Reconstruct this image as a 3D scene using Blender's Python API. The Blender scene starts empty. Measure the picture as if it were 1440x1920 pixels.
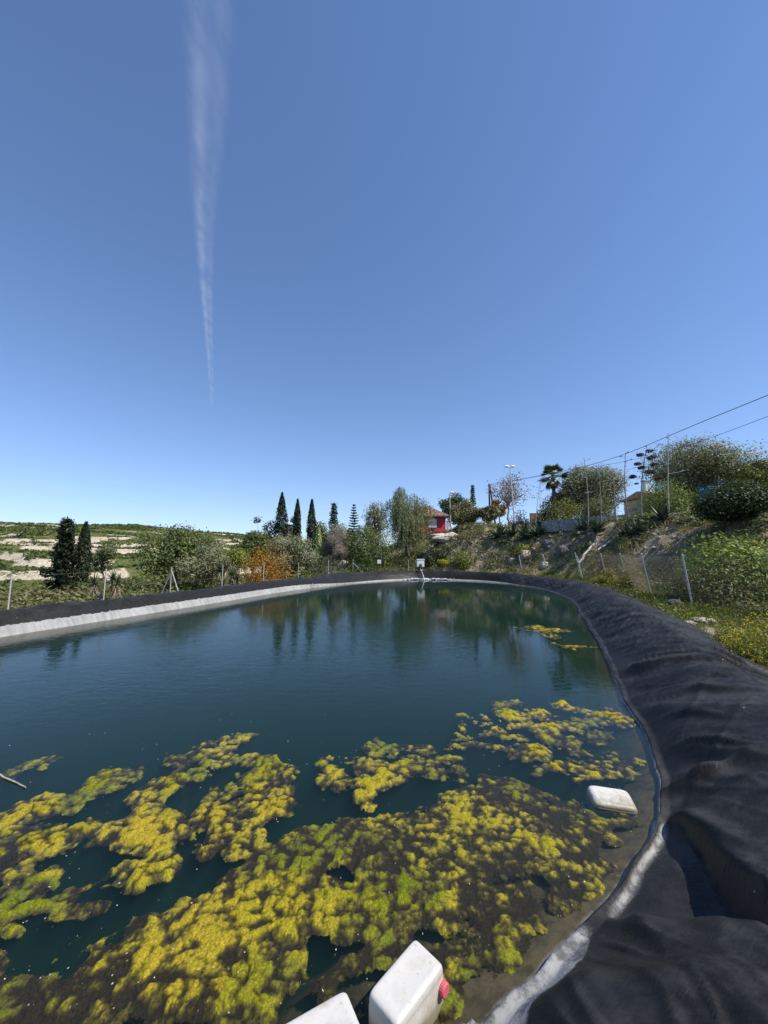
import bpy, math
import numpy as np
from mathutils import Vector
R = math.radians
sc = bpy.context.scene
COL = sc.collection
F = 720.0; HC = 2.2; PITCH = R(6.1)
SUN_AZ = R(112); SUN_EL = R(52)
SUN = np.array([math.sin(SUN_AZ)*math.cos(SUN_EL), math.cos(SUN_AZ)*math.cos(SUN_EL), math.sin(SUN_EL)])
rng = np.random.default_rng(7)

# ------------------------------------------------------------------ camera geometry (photo pixel -> place)
def ray(u, v):
    xc = (u-720)/F; yc = -(v-960)/F
    cp, sp = math.cos(PITCH), math.sin(PITCH)
    return np.array([xc, cp-sp*yc, sp+cp*yc])
def P(u, v, d):
    r = ray(u, v); t = d/r[1]
    return np.array([r[0]*t, d, HC+r[2]*t])
def W(u, v, z=0.0):
    r = ray(u, v); t = (z-HC)/r[2]
    return np.array([r[0]*t, r[1]*t, z])

# ------------------------------------------------------------------ noise
def _h(ix, iy, s):
    n = (ix.astype(np.int64)*374761393 + iy.astype(np.int64)*668265263 + s*1274126177) & 0xffffffff
    n = ((n ^ (n >> 13))*1274126177) & 0xffffffff
    n = ((n ^ (n >> 16))*2246822519) & 0xffffffff
    return ((n ^ (n >> 15)) & 0xffffff)/float(0xffffff)
def vn(x, y, s=0):
    ix = np.floor(x); iy = np.floor(y); fx = x-ix; fy = y-iy
    fx = fx*fx*fx*(fx*(fx*6-15)+10); fy = fy*fy*fy*(fy*(fy*6-15)+10)
    a = _h(ix, iy, s); b = _h(ix+1, iy, s); c = _h(ix, iy+1, s); d = _h(ix+1, iy+1, s)
    return (a+(b-a)*fx)*(1-fy)+(c+(d-c)*fx)*fy
def fbm(x, y, o=4, s=0, g=.5):
    t = 0; a = 1; n = 0
    for i in range(o):
        t = t+a*vn(x, y, s+i*17); n += a; a *= g; x = x*2.03+11.3; y = y*2.03-7.7
    return t/n
def worley(x, y, s=0):
    ix = np.floor(x); iy = np.floor(y)
    f1 = np.full(np.shape(x), 9.0); idr = np.zeros(np.shape(x))
    for dx in (-1, 0, 1):
        for dy in (-1, 0, 1):
            cx = ix+dx; cy = iy+dy
            px = cx+_h(cx, cy, s); py = cy+_h(cx, cy, s+91)
            d = np.hypot(px-x, py-y); m = d < f1
            f1 = np.where(m, d, f1); idr = np.where(m, _h(cx, cy, s+191), idr)
    return f1, idr
def ss(a, b, x):
    t = np.clip((np.asarray(x, float)-a)/(b-a), 0, 1); return t*t*(3-2*t)

# ------------------------------------------------------------------ mesh helpers
class MB:
    def __init__(s): s.v = []; s.f = []; s.c = []; s.n = 0; s.m = []
    def add(s, v, f, c=None, mi=0):
        v = np.asarray(v, float).reshape(-1, 3); f = np.asarray(f, np.int64)
        s.v.append(v); s.f.append(f+s.n); s.n += len(v); s.m.append(np.full(len(f), mi))
        c = np.ones(3) if c is None else np.asarray(c, float)
        s.c.append(np.broadcast_to(c, (len(v), 3)))
    def box(s, c, d, yaw=0, col=None, tilt=None, mi=0):
        x, y, z = np.array(d)/2
        p = np.array([[i*x, j*y, k*z] for k in (-1, 1) for j in (-1, 1) for i in (-1, 1)])
        if tilt is not None: p = p@np.array(tilt).T
        ca, sa = math.cos(yaw), math.sin(yaw)
        p = p@np.array([[ca, sa, 0], [-sa, ca, 0], [0, 0, 1]])
        s.add(p+np.array(c), [[0, 2, 3, 1], [4, 5, 7, 6], [0, 1, 5, 4], [2, 6, 7, 3], [0, 4, 6, 2], [1, 3, 7, 5]], col, mi)
    def tube(s, pts, rad, n=6, col=None, cap=True):
        pts = np.asarray(pts, float); k = len(pts)
        rad = np.broadcast_to(np.asarray(rad, float), (k,))
        t = np.gradient(pts, axis=0); t /= np.linalg.norm(t, axis=1)[:, None]+1e-9
        ref = np.where(np.abs(t[:, 2:3]) > .9, [[1., 0, 0]], [[0, 0, 1.]])
        a = np.cross(t, ref); a /= np.linalg.norm(a, axis=1)[:, None]+1e-9
        b = np.cross(t, a)
        th = np.arange(n)*2*np.pi/n
        v = pts[:, None]+rad[:, None, None]*(a[:, None]*np.cos(th)[None, :, None]+b[:, None]*np.sin(th)[None, :, None])
        f = [[i*n+j, i*n+(j+1) % n, (i+1)*n+(j+1) % n, (i+1)*n+j] for i in range(k-1) for j in range(n)]
        s.add(v.reshape(-1, 3), f, col)
        if cap and n >= 3:
            for i, o in ((0, 1), (k-1, 0)):
                c = pts[i]; vv = np.vstack([v[i], c[None]])
                s.add(vv, [[j, (j+1) % n, n] if o else [(j+1) % n, j, n] for j in range(n)], col)
    def leaves(s, p, L, Wd, col, up=0.0, axis=None, jit=1.0, tri=False, face=None):
        p = np.asarray(p, float); n = len(p)
        if n == 0: return
        a = rng.normal(size=(n, 3))
        if axis is not None: a = a*jit+axis
        a[:, 2] += up
        a /= np.linalg.norm(a, axis=1)[:, None]+1e-9
        b = np.cross(a, rng.normal(size=(n, 3))); b /= np.linalg.norm(b, axis=1)[:, None]+1e-9
        if face is not None:   # leaf blades turn outwards and up to the light
            fn = face/(np.linalg.norm(face, axis=1)[:, None]+1e-9)+np.array([0, 0, .55])+rng.normal(size=(n, 3))*.55
            b = np.cross(fn, a); b /= np.linalg.norm(b, axis=1)[:, None]+1e-9
            a = np.cross(b, fn); a /= np.linalg.norm(a, axis=1)[:, None]+1e-9
        L = np.broadcast_to(L, (n,))[:, None]*.5; Wd = np.broadcast_to(Wd, (n,))[:, None]*.5
        col = np.broadcast_to(col, (n, 3))
        i = np.arange(n)[:, None]
        if tri:
            v = np.stack([p-b*Wd, p+b*Wd, p+a*L*2], 1)
            s.add(v.reshape(-1, 3), i*3+np.arange(3)[None], np.repeat(col, 3, 0))
        else:
            v = np.stack([p-a*L, p+b*Wd-a*L*.15, p+a*L, p-b*Wd-a*L*.15], 1)
            s.add(v.reshape(-1, 3), i*4+np.arange(4)[None], np.repeat(col, 4, 0))
    def build(s, name, mat, parent=None, smooth=False, loc=None):
        me = bpy.data.meshes.new(name)
        v = np.vstack(s.v); c = np.vstack(s.c)
        me.vertices.add(len(v)); me.vertices.foreach_set('co', v.astype(np.float32).ravel())
        tot = np.concatenate([np.full(len(f), f.shape[1]) for f in s.f if len(f)])
        lv = np.concatenate([f.ravel() for f in s.f if len(f)])
        me.loops.add(len(lv)); me.loops.foreach_set('vertex_index', lv.astype(np.int32))
        st = np.concatenate([[0], np.cumsum(tot)[:-1]])
        me.polygons.add(len(tot)); me.polygons.foreach_set('loop_start', st.astype(np.int32))
        me.polygons.foreach_set('loop_total', tot.astype(np.int32))
        mats = mat if isinstance(mat, (list, tuple)) else [mat]
        for m in mats: me.materials.append(m)
        if len(mats) > 1: me.polygons.foreach_set('material_index', np.concatenate([m for m, f in zip(s.m, s.f) if len(f)]).astype(np.int32))
        me.polygons.foreach_set('use_smooth', np.full(len(tot), smooth))
        at = me.color_attributes.new('Col', 'FLOAT_COLOR', 'POINT')
        at.data.foreach_set('color', np.hstack([c, np.ones((len(c), 1))]).astype(np.float32).ravel())
        me.update(calc_edges=True)
        o = bpy.data.objects.new(name, me); COL.objects.link(o)
        if parent is not None: o.parent = parent
        if loc is not None: o.location = loc
        return o
def attr(o, name, vals):
    a = o.data.attributes.new(name, 'FLOAT', 'POINT'); a.data.foreach_set('value', np.asarray(vals, np.float32).ravel())
def thing(name, label, cat, loc=(0, 0, 0), group=None):
    o = bpy.data.objects.new(name, None); COL.objects.link(o); o.location = loc
    o.empty_display_size = .2
    return tag(o, label, cat, group)
def tag(o, label=None, cat=None, group=None, kind=None):
    if label: o['label'] = label
    if cat: o['category'] = cat
    if group: o['group'] = group
    if kind: o['kind'] = kind
    return o
def gridf(nu, nv):
    i = np.arange(nu-1)[:, None]*nv+np.arange(nv-1)[None]
    return np.stack([i, i+nv, i+nv+1, i+1], -1).reshape(-1, 4)

# ------------------------------------------------------------------ materials
class NT:
    def __init__(s, name):
        s.m = bpy.data.materials.new(name); s.m.use_nodes = True; s.t = s.m.node_tree
        s.t.nodes.clear(); s.out = s.n('ShaderNodeOutputMaterial')
    def n(s, ty, **k):
        o = s.t.nodes.new(ty)
        for a, b in k.items(): setattr(o, a, b)
        return o
    def l(s, a, b): s.t.links.new(a, b)
    def set(s, sock, v):
        if hasattr(v, 'is_linked') or isinstance(v, bpy.types.NodeSocket): s.l(v, sock)
        else:
            if sock.type == 'RGBA' and len(v) == 3: v = (*v, 1)
            sock.default_value = v
    def math(s, op, a, b=0.0, c=None, clamp=False):
        o = s.n('ShaderNodeMath', operation=op, use_clamp=clamp)
        s.set(o.inputs[0], a); s.set(o.inputs[1], b)
        if c is not None: s.set(o.inputs[2], c)
        return o.outputs[0]
    def mix(s, f, a, b, mode='MIX'):
        o = s.n('ShaderNodeMix', data_type='RGBA', blend_type=mode)
        s.set(o.inputs[0], f); s.set(o.inputs[6], a); s.set(o.inputs[7], b); return o.outputs[2]
    def ramp(s, x, lo, hi, a=0., b=1.):
        o = s.n('ShaderNodeMapRange', interpolation_type='SMOOTHSTEP')
        s.set(o.inputs[0], x)
        for i, q in enumerate((lo, hi, a, b)): s.set(o.inputs[i+1], q)
        return o.outputs[0]
    def noise(s, scale, det=4, rough=.5, vec=None, dist=0.):
        o = s.n('ShaderNodeTexNoise'); s.set(o.inputs['Scale'], scale); s.set(o.inputs['Detail'], det)
        s.set(o.inputs['Roughness'], rough); s.set(o.inputs['Distortion'], dist)
        if vec is not None: s.l(vec, o.inputs['Vector'])
        return o.outputs[0]
    def pos(s): return s.n('ShaderNodeNewGeometry').outputs['Position']
    def obj(s): return s.n('ShaderNodeTexCoord').outputs['Object']
    def sep(s, v):
        o = s.n('ShaderNodeSeparateXYZ'); s.l(v, o.inputs[0]); return o.outputs
    def vmul(s, v, k):
        o = s.n('ShaderNodeVectorMath', operation='MULTIPLY'); s.l(v, o.inputs[0]); s.set(o.inputs[1], k); return o.outputs[0]
    def attr(s, name):
        o = s.n('ShaderNodeAttribute', attribute_name=name); return o
    def bump(s, h, dist, strength=1.0, normal=None):
        o = s.n('ShaderNodeBump'); s.set(o.inputs['Height'], h); s.set(o.inputs['Distance'], dist); s.set(o.inputs['Strength'], strength)
        if normal is not None: s.l(normal, o.inputs['Normal'])
        return o.outputs[0]
    def pbr(s, col, rough=.6, spec=.5, normal=None, metal=0.):
        o = s.n('ShaderNodeBsdfPrincipled'); s.set(o.inputs['Base Color'], col); s.set(o.inputs['Roughness'], rough)
        s.set(o.inputs['Specular IOR Level'], spec); s.set(o.inputs['Metallic'], metal)
        if normal is not None: s.l(normal, o.inputs['Normal'])
        return o.outputs[0]
    def surf(s, sh): s.l(sh, s.out.inputs['Surface']); return s.m

def m_leaf(name, trans=.3, rough=.5, spec=.25):
    t = NT(name); c = t.attr('Col').outputs['Color']
    c2 = t.mix(1.0, c, (1.25, 1.15, .6), 'MULTIPLY')
    tr = t.n('ShaderNodeBsdfTranslucent'); t.l(c2, tr.inputs[0])
    mx = t.n('ShaderNodeMixShader'); mx.inputs[0].default_value = trans
    t.l(t.pbr(c, rough, spec), mx.inputs[1]); t.l(tr.outputs[0], mx.inputs[2])
    return t.surf(mx.outputs[0])
def m_col(name, rough=.8, spec=.3, nscale=8., namp=.5, bump=.0, metal=0.):
    t = NT(name); c = t.attr('Col').outputs['Color']; n = t.noise(nscale, 5, .6, t.obj())
    k = t.ramp(n, .3, .7, 1-namp, 1+namp*.4)
    cc = t.n('ShaderNodeVectorMath', operation='SCALE'); t.l(c, cc.inputs[0]); t.l(k, cc.inputs['Scale'])
    nm = t.bump(n, bump) if bump else None
    return t.surf(t.pbr(cc.outputs[0], rough, spec, nm, metal))
M_LEAF = m_leaf('leaf'); M_BLADE = m_leaf('grass_blade', .35, .6, .15); M_AGAVE = m_leaf('agave_leaf', .08, .45, .4)
M_BARK = m_col('bark', .9, .1, 14, .6, .02)
M_STALK = m_col('dry_stalk', .85, .15, 10, .4)
M_PAINT = m_col('painted_surface', .6, .35, 3, .18)
M_STEEL = m_col('galvanised_steel', .45, .5, 20, .25, 0, .08)
M_ROCK = m_col('rock', .9, .2, 5, .45, .06)
M_DARK = m_col('dark_wire', .6, .4, 5, .2)

# ------------------------------------------------------------------ pond outline
wl_px = [(1240, 1490), (1212, 1400), (1150, 1270), (1118, 1200), (1095, 1160), (1062, 1120), (1000, 1101.5), (900, 1090.5), (790, 1087.2), (700, 1091), (560, 1105.5), (400, 1131), (200, 1163), (0, 1195)]
near_px = [(880, 1920), (1000, 1830), (1110, 1740), (1190, 1650), (1228, 1585), (1243, 1530)]
ctrl = [W(u, v)[:2] for u, v in near_px]+[W(u, v)[:2] for u, v in wl_px]
ctrl += [np.array(p) for p in ((-11.2, 6.2), (-11.0, 3.2), (-9.2, 1.3), (-6.2, .75), (-3.2, .8), (-1.2, 1.05), (-.3, 1.4))]
ctrl = np.array(ctrl)
def catmull(c, k=40):
    n = len(c); out = []
    for i in range(n):
        p0, p1, p2, p3 = c[i-1], c[i], c[(i+1) % n], c[(i+2) % n]
        t = np.linspace(0, 1, k, endpoint=False)[:, None]
        d1 = max(np.linalg.norm(p2-p1), 1e-6)
        m1 = (p2-p0)/(np.linalg.norm(p1-p0)+d1)*d1; m2 = (p3-p1)/(np.linalg.norm(p3-p2)+d1)*d1
        out.append((2*t**3-3*t**2+1)*p1+(t**3-2*t**2+t)*m1+(-2*t**3+3*t**2)*p2+(t**3-t**2)*m2)
    return np.vstack(out)
WL = catmull(ctrl)
seg = np.linalg.norm(np.roll(WL, -1, 0)-WL, axis=1); ARC = np.concatenate([[0], np.cumsum(seg)])
PERIM = ARC[-1]
WLc = np.vstack([WL, WL[:1]])
def at_arc(u):
    u = np.mod(u, PERIM); return np.stack([np.interp(u, ARC, WLc[:, 0]), np.interp(u, ARC, WLc[:, 1])], -1)
def arc_of(p):
    return ARC[np.argmin(np.linalg.norm(WL-np.asarray(p)[:2], axis=1))]
WLs = WL[::8]
def sdist(x, y):
    x = np.asarray(x, float); y = np.asarray(y, float); sh = x.shape; x = x.ravel(); y = y.ravel()
    a = WLs; b = np.roll(WLs, -1, 0); best = np.full(len(x), 1e9); ins = np.zeros(len(x), bool)
    for (ax, ay), (bx, by) in zip(a, b):
        dx, dy = bx-ax, by-ay; L = dx*dx+dy*dy
        t = np.clip(((x-ax)*dx+(y-ay)*dy)/L, 0, 1)
        best = np.minimum(best, (x-ax-t*dx)**2+(y-ay-t*dy)**2)
        c = (ay > y) != (by > y)
        with np.errstate(divide='ignore', invalid='ignore'):
            ins ^= c & (x < dx*(y-ay)/(dy if dy else 1e-9)+ax)
    d = np.sqrt(best); return np.where(ins, -d, d).reshape(sh)

# ------------------------------------------------------------------ terrain
HOUSE = P(812, 1003, 52)
def terrain(x, y, noise=True):
    x = np.asarray(x, float); y = np.asarray(y, float)
    s = sdist(x, y)
    wr = ss(1.5, 9, x)
    wl = ss(2, -6, x)*ss(60, 0, y-30)
    z0 = .28+.0*x
    z0 = z0+(1-wr)*ss(34, 60, y)*1.7
    left = -.12-.055*np.clip(s-3, 0, 60)
    lw = ss(-2, -9, x+.10*(y-30))
    z0 = z0*(1-lw)+left*lw
    ea = np.interp(y, [10, 16, 24], [6.5, 5.2, 3.4]); eb = np.interp(y, [10, 18, 30], [14.5, 13., 9.6])
    E = 4.35*ss(0, 1, (s-ea)/(eb-ea))+.03*np.clip(s-11, 0, 60)
    z = z0+wr*E
    g = np.exp(-(((x-HOUSE[0])/5.5)**2+((y-HOUSE[1]-3)/4.2)**2)**2)
    z = z*(1-g)+g*(HOUSE[2]-.05)
    if noise:
        a = ss(2.2, 6, s)
        n1 = fbm(x*.8, y*.8, 4, 5)-.5; n2 = fbm(x*.25, y*.25, 3, 9)-.5
        emb = wr*ss(0., 1.5, s-ea)*ss(12, 8.5, s)
        z = z+a*(.25*n1+.5*n2)*(1-g)+emb*(1.0*n1+.25*(fbm(x*3, y*3, 3, 31)-.5))*(1-g)
    # the ground in front of the house dips so that its foot stays in view
    ck = np.exp(-((x/np.maximum(y, 1)-.145)/.055)**4)*ss(28, 36, y)*ss(54, 51.5, y)
    z = z*(1-ck)+ck*np.minimum(z, 2.2+.036*y+.1*(z-4))
    # far: fall gently away so that the ground reaches the horizon below the eye
    far = ss(90, 250, np.hypot(x, y)); z = z*(1-far)+far*np.minimum(z, -2.0)
    bank = np.where(s < -.5, -3.2, -.25+.05*s)
    k = ss(2.6, 1.5, s)
    return z*(1-k)+k*np.where(s < 0, -3.2*ss(0, -1.2, s)-.45, -.2)
def tz(x, y): return float(terrain(np.array([x]), np.array([y]))[0])

def hit(u, v, lo=9., hi=60.):
    d = np.arange(lo, hi, .1); r = ray(u, v); z = HC+r[2]*d/r[1]; x = r[0]*d/r[1]
    k = np.nonzero(z <= terrain(x, d))[0]
    return float(d[k[0]]) if len(k) else None

t = NT('ground_soil')
p = t.pos(); n1 = t.noise(.9, 6, .6, p); n2 = t.noise(5., 6, .65, p); n3 = t.noise(28, 4, .6, p); n4 = t.noise(.16, 3, .5, p)
soil = t.mix(t.ramp(n2, .35, .65), (.24, .185, .125), (.42, .345, .245))
soil = t.mix(t.ramp(n3, .55, .7), soil, (.45, .39, .30))
green = t.mix(t.ramp(n3, .35, .65), (.07, .085, .02), (.16, .155, .055))
nz = t.sep(t.n('ShaderNodeNewGeometry').outputs['True Normal'])[2]
flat = t.ramp(nz, .78, .95)
gm = t.math('MULTIPLY', t.ramp(t.math('ADD', n1, t.math('MULTIPLY', n4, .5)), .56, .74), t.math('ADD', t.math('MULTIPLY', flat, .7), .3))
c = t.mix(gm, soil, green)
b = t.bump(t.math('ADD', n2, t.math('MULTIPLY', n3, .4)), .12)
M_GROUND = t.surf(t.pbr(c, .95, .1, b))
N = 430; tt = np.linspace(-1, 1, N); kk = 8.0
xs = 4000*np.sinh(kk*tt)/np.sinh(kk); ys = xs+18
X, Y = np.meshgrid(xs, ys, indexing='ij')
Z = terrain(X, Y)
mb = MB(); mb.add(np.stack([X, Y, Z], -1).reshape(-1, 3), gridf(N, N))
tag(mb.build('ground', M_GROUND, smooth=True), kind='structure')

# ------------------------------------------------------------------ terraced hill
def hill_z(x, y, terr=True):
    d = np.hypot(x, y)
    ang = np.arctan2(x, y)
    dn = ss(60, 310, d)
    ridge = np.interp(ang, [-.9, -.785, -.58, -.36, -.2, .1], [18, 18.6, 20.5, 16.8, 12.5, 3.])
    z = -6+(ridge+6)*((d-60)/250).clip(-.2, 1.0)+3*(fbm(x*.012, y*.012, 3, 40)-.5)*dn*2
    z = z-ss(300, 420, d)*6
    if terr:
        w = z+4.5*(fbm(x*.016+3, y*.02, 4, 44)-.5)*2
        st = 2.3; q = w/st; fl = np.floor(q); fr = q-fl
        k = ss(.50, .80, fr)
        amt = ss(.22, .45, fbm(x*.012+9, y*.02, 3, 47))
        z = z+(fl+k-q)*st*amt
        hill_z.scarp = amt*ss(.52, .62, fr)*ss(.92, .80, fr)*ss(.40, .55, fbm(x*.05, y*.03, 3, 52))
        z = z+.5*(fbm(x*.12, y*.12, 4, 50)-.5)
    return z
xa = np.linspace(-430, 60, 400); ya = np.linspace(40, 430, 360)
X, Y = np.meshgrid(xa, ya, indexing='ij')
Zh = hill_z(X, Y); SC = hill_z.scarp; edge = ss(58, 75, np.hypot(X, Y)); Zh = Zh*edge+(1-edge)*-12
mb = MB(); mb.add(np.stack([X, Y, Zh], -1).reshape(-1, 3), gridf(400, 360))
t = NT('terraced_hill'); p = t.pos()
nz = t.sep(t.n('ShaderNodeNewGeometry').outputs['Normal'])[2]
n1 = t.noise(.05, 5, .6, p); n2 = t.noise(.35, 5, .65, p); n3 = t.noise(1.5, 4, .6, p)
steep = t.ramp(t.math('ADD', t.attr('scarp').outputs['Fac'], t.math('MULTIPLY', t.math('SUBTRACT', n2, .5), .9)), .35, .6)
pale = t.mix(t.ramp(n3, .3, .7), (.34, .28, .20), (.54, .465, .355))
pale = t.mix(t.ramp(n2, .56, .66), pale, (.10, .11, .05))
grn = t.mix(t.ramp(n3, .35, .65), (.055, .075, .022), (.135, .14, .048))
grn = t.mix(t.ramp(n2, .60, .72), grn, (.38, .32, .21))
c = t.mix(steep, grn, pale)
M_HILL = t.surf(t.pbr(c, .95, .05, t.bump(n3, .5)))
hl = mb.build('hill', M_HILL, smooth=True); attr(hl, 'scarp', SC); tag(hl, kind='structure')

# scrub on the terraces
mb = MB(); n = 24000
ang = rng.uniform(-.80, .05, n); d = np.sqrt(rng.uniform(62**2, 400**2, n)); x = d*np.sin(ang); y = d*np.cos(ang)
hz = hill_z(x, y)
gx = (hill_z(x+1.5, y)-hz)/1.5; gy = (hill_z(x, y+1.5)-hz)/1.5
keep = (np.hypot(gx, gy) < .34) & (fbm(x*.03, y*.06, 3, 60) > .40)
x, y, hz, d = x[keep], y[keep], hz[keep], d[keep]
for i0 in range(0, 1):
    m = len(x); k = 16
    r = rng.uniform(.35, .95, m)*(1+d/500)
    off = rng.normal(size=(m, k, 3)); off /= np.linalg.norm(off, axis=2)[:, :, None]; off *= (rng.uniform(.4, 1, (m, k))**.5)[:, :, None]
    off[:, :, 2] = np.abs(off[:, :, 2])*.75
    pp = np.stack([x, y, hz-.1], -1)[:, None]+off*r[:, None, None]
    base = np.where(rng.random((m, 1)) < .6, [[.12, .155, .035]], [[.07, .09, .035]])*rng.uniform(.7, 1.3, (m, 1))
    cc = np.repeat(base, k, 0)*rng.uniform(.75, 1.25, (m*k, 1))
    L = np.repeat(r, k)*rng.uniform(.5, .9, m*k)
    mb.leaves(pp.reshape(-1, 3), L, L*.7, cc)
tag(mb.build('hillside_scrub', M_LEAF), kind='stuff', label='green orchard rows and scrub over the pale terraces', cat='scrub')

# ------------------------------------------------------------------ liner of the pond
camd = np.hypot(WLc[:, 0], WLc[:, 1])
us = [0.0]
while us[-1] < PERIM:
    q = at_arc(us[-1]); dd = math.hypot(*q)
    us.append(us[-1]+max(.012, .0062*dd if q[0] > -6 else .01*dd))
us = np.array(us[:-1]); nu = len(us)
q0 = at_arc(us); dq = at_arc(us+.12)-at_arc(us-.12)
nrm = np.stack([dq[:, 1], -dq[:, 0]], -1); nrm /= np.linalg.norm(nrm, axis=1)[:, None]
# smooth the normals so offsets do not cross
for _ in range(12):
    nrm = (np.roll(nrm, 1, 0)+nrm*2+np.roll(nrm, -1, 0)); nrm /= np.linalg.norm(nrm, axis=1)[:, None]
tst = sdist(*(q0[:50]+nrm[:50]*.3).T)
if np.median(tst) < 0: nrm = -nrm
sv = np.concatenate([np.linspace(-5.0, -1.2, 16)[:-1], np.linspace(-1.2, -.2, 22)[:-1], np.linspace(-.2, 1.75, 135)[:-1], np.linspace(1.75, 2.9, 30)])
nv = len(sv)
U, S = np.meshgrid(us, sv, indexing='ij')
QX = q0[:, 0][:, None]; QY = q0[:, 1][:, None]
side_l = (ss(-1.5, -5.5, q0[:, 0])*ss(4, 9, q0[:, 1]))[:, None]           # long left bank
far_b = (ss(26, 30, q0[:, 1]))[:, None]*(1-side_l)
near_b = (ss(5.0, 2.5, q0[:, 1]))[:, None]
wid = 1.25*(1-side_l)*(1-far_b)+.62*side_l+.75*far_b+.10*near_b*0          # waterline to crest
cre = .60*(1-side_l)*(1-far_b)+.60*side_l+.70*far_b
cre = cre+.05*(vn(U*.45, U*0+.5, 71)-.5)+.03*(vn(U*1.3, U*0+.5, 72)-.5)
wob = .07*(fbm(U*.55, U*0, 3, 75)-.5)*2*(1-.5*side_l)+.025*(fbm(U*3., U*0+4, 2, 76)-.5)*2*(1-side_l)*(1-far_b)
Sx = S/wid
prof = np.where(Sx < 0, np.maximum(np.where(S > -.75, S*(.62-.42*near_b), (S+.75)*.75-.75*(.62-.42*near_b)), -2.7),
        cre*np.where(Sx < 1.0, 1-(1-np.clip(Sx, 0, 1))**1.55, 1.0))
over = np.clip(S-wid*1.02, 0, 9)
prof = prof-np.where(over > 0, .42*over**1.5*(1/(1+.35*over))*.9, 0)
prof = np.maximum(prof, np.where(S > 0, .05, -9))
# folds: long creases that run down the slope, slanting
lean = U+.55*S+.25*(fbm(U*.35, S*.8, 3, 80)-.5)*4*.35
def ridged(a, b, s): return 1-np.abs(2*fbm(a, b, 2, s)-1)
big = ridged(lean*1.05, S*.45, 81)**3
mid = ridged(lean*2.6+7, S*.7, 83)**3
fin = ridged(lean*6.5+3, S*1.3, 85)**2
win = ss(.02, .35, S)*ss(2.7, 1.7, S)
tense = .35+.65*ss(.35, .65, fbm(U*.3, S*.5, 2, 88))
crease = 1-np.abs(2*fbm(U*1.1-S*1.9, S*.5+U*.2, 2, 89)-1)
w1 = vn(lean*2.1+3.0*vn(U*.4, S*.5, 90), S*.35, 91)-.5
w2 = 1-np.abs(2*vn(lean*3.4+1.2*vn(U*.9, S*.9, 92), S*.4, 93)-1)-.5
w3 = (1-np.abs(2*vn(lean*7.0+1.0*vn(U*1.6, S*1.5, 94), S*.7, 95)-1))**1.5-.4
nrd = ss(2.75, 2.2, QY)*ss(-1, 0, QX)
sh1 = (1-np.abs(2*vn(lean*1.7+.9*vn(U*.6, S*.7, 201)+.6*S, S*.22, 202)-1))**9
sh2 = (1-np.abs(2*vn(lean*3.6-.5*S+.8*vn(U*.8, S, 203), S*.3, 204)-1))**7
sh3 = (1-np.abs(2*vn(lean*6.5+.5*S+1.1*vn(U*1.7, S*1.4, 206), S*.8, 207)-1))**5
w4 = vn(lean*16, S*1.5, 96)-.5
loose = .25+.75*ss(.38, .62, fbm(U*.35, S*.7, 2, 97))
rough = (.045*(big-.4)+.11*w1*(1-.35*nrd)+.075*w2*loose*(1-.6*nrd)+.034*w3*tense+.007*w4*tense+.062*(sh1-.1)*loose*(1-.55*nrd)+.040*(sh2-.1)*tense*(1-.7*nrd)+.018*(sh3-.1)*(1-.4*nrd)+.045*(crease**6)*tense)*win
rough = rough*(1-.40*side_l-.25*far_b)*(1-side_l*ss(.40, .22, S)*.85)
Zl = prof+rough
# hollow and flap by the near corner
def gauss(a, w): return np.exp(-(a/w)**2)
uh = arc_of(W(1212, 1610)); uf = arc_of(W(1241, 1497)); ug = arc_of(W(960, 1860))
du = (U-uh+PERIM/2) % PERIM-PERIM/2
hol = ss(-.85, -.45, du)*ss(.62, .40, du)
sr = np.clip(.40-.62*du, .10, 1.0)
Zl = np.where(S > 0, np.maximum(Zl-hol*.32*ss(.0, .2, S)*ss(sr+.04, sr-.10, S), .06*ss(0, .25, S)+.05*S), Zl)+0
Zl = Zl+hol*.06*gauss(S-sr-.06, .12)
df = (U-uf+PERIM/2) % PERIM-PERIM/2
ridge_line = df-.30*S
Zl = Zl+.075*gauss(ridge_line, .055)*ss(-.03, .10, S)*ss(1.0, .25, S)
Zl = Zl-.05*gauss(ridge_line+.2, .12)*ss(.0, .2, S)*ss(.9, .4, S)
dg = (U-ug+PERIM/2) % PERIM-PERIM/2
Zl = Zl+.07*gauss(dg-.35*S, .16)*ss(.05, .3, S)*ss(1.2, .5, S)
So = S+wob*ss(-.6, -.1, S)*ss(.8, .3, S)
PX = QX+nrm[:, 0][:, None]*So; PY = QY+nrm[:, 1][:, None]*So
vv = np.stack([PX, PY, Zl], -1).reshape(-1, 3)
mb = MB()
f = gridf(nu, nv)
jj = np.arange(nv-1); wrap = np.stack([(nu-1)*nv+jj, jj, jj+1, (nu-1)*nv+jj+1], -1)
mb.add(vv, np.vstack([f, wrap]))
# salt band height per vertex
band = .25*side_l+.10*far_b+.030*(1-side_l)*(1-far_b)
nb = ss(.7, .2, np.abs(dg))*.10
band = band+nb*(1-side_l)
bandv = np.broadcast_to(band, U.shape)

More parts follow.
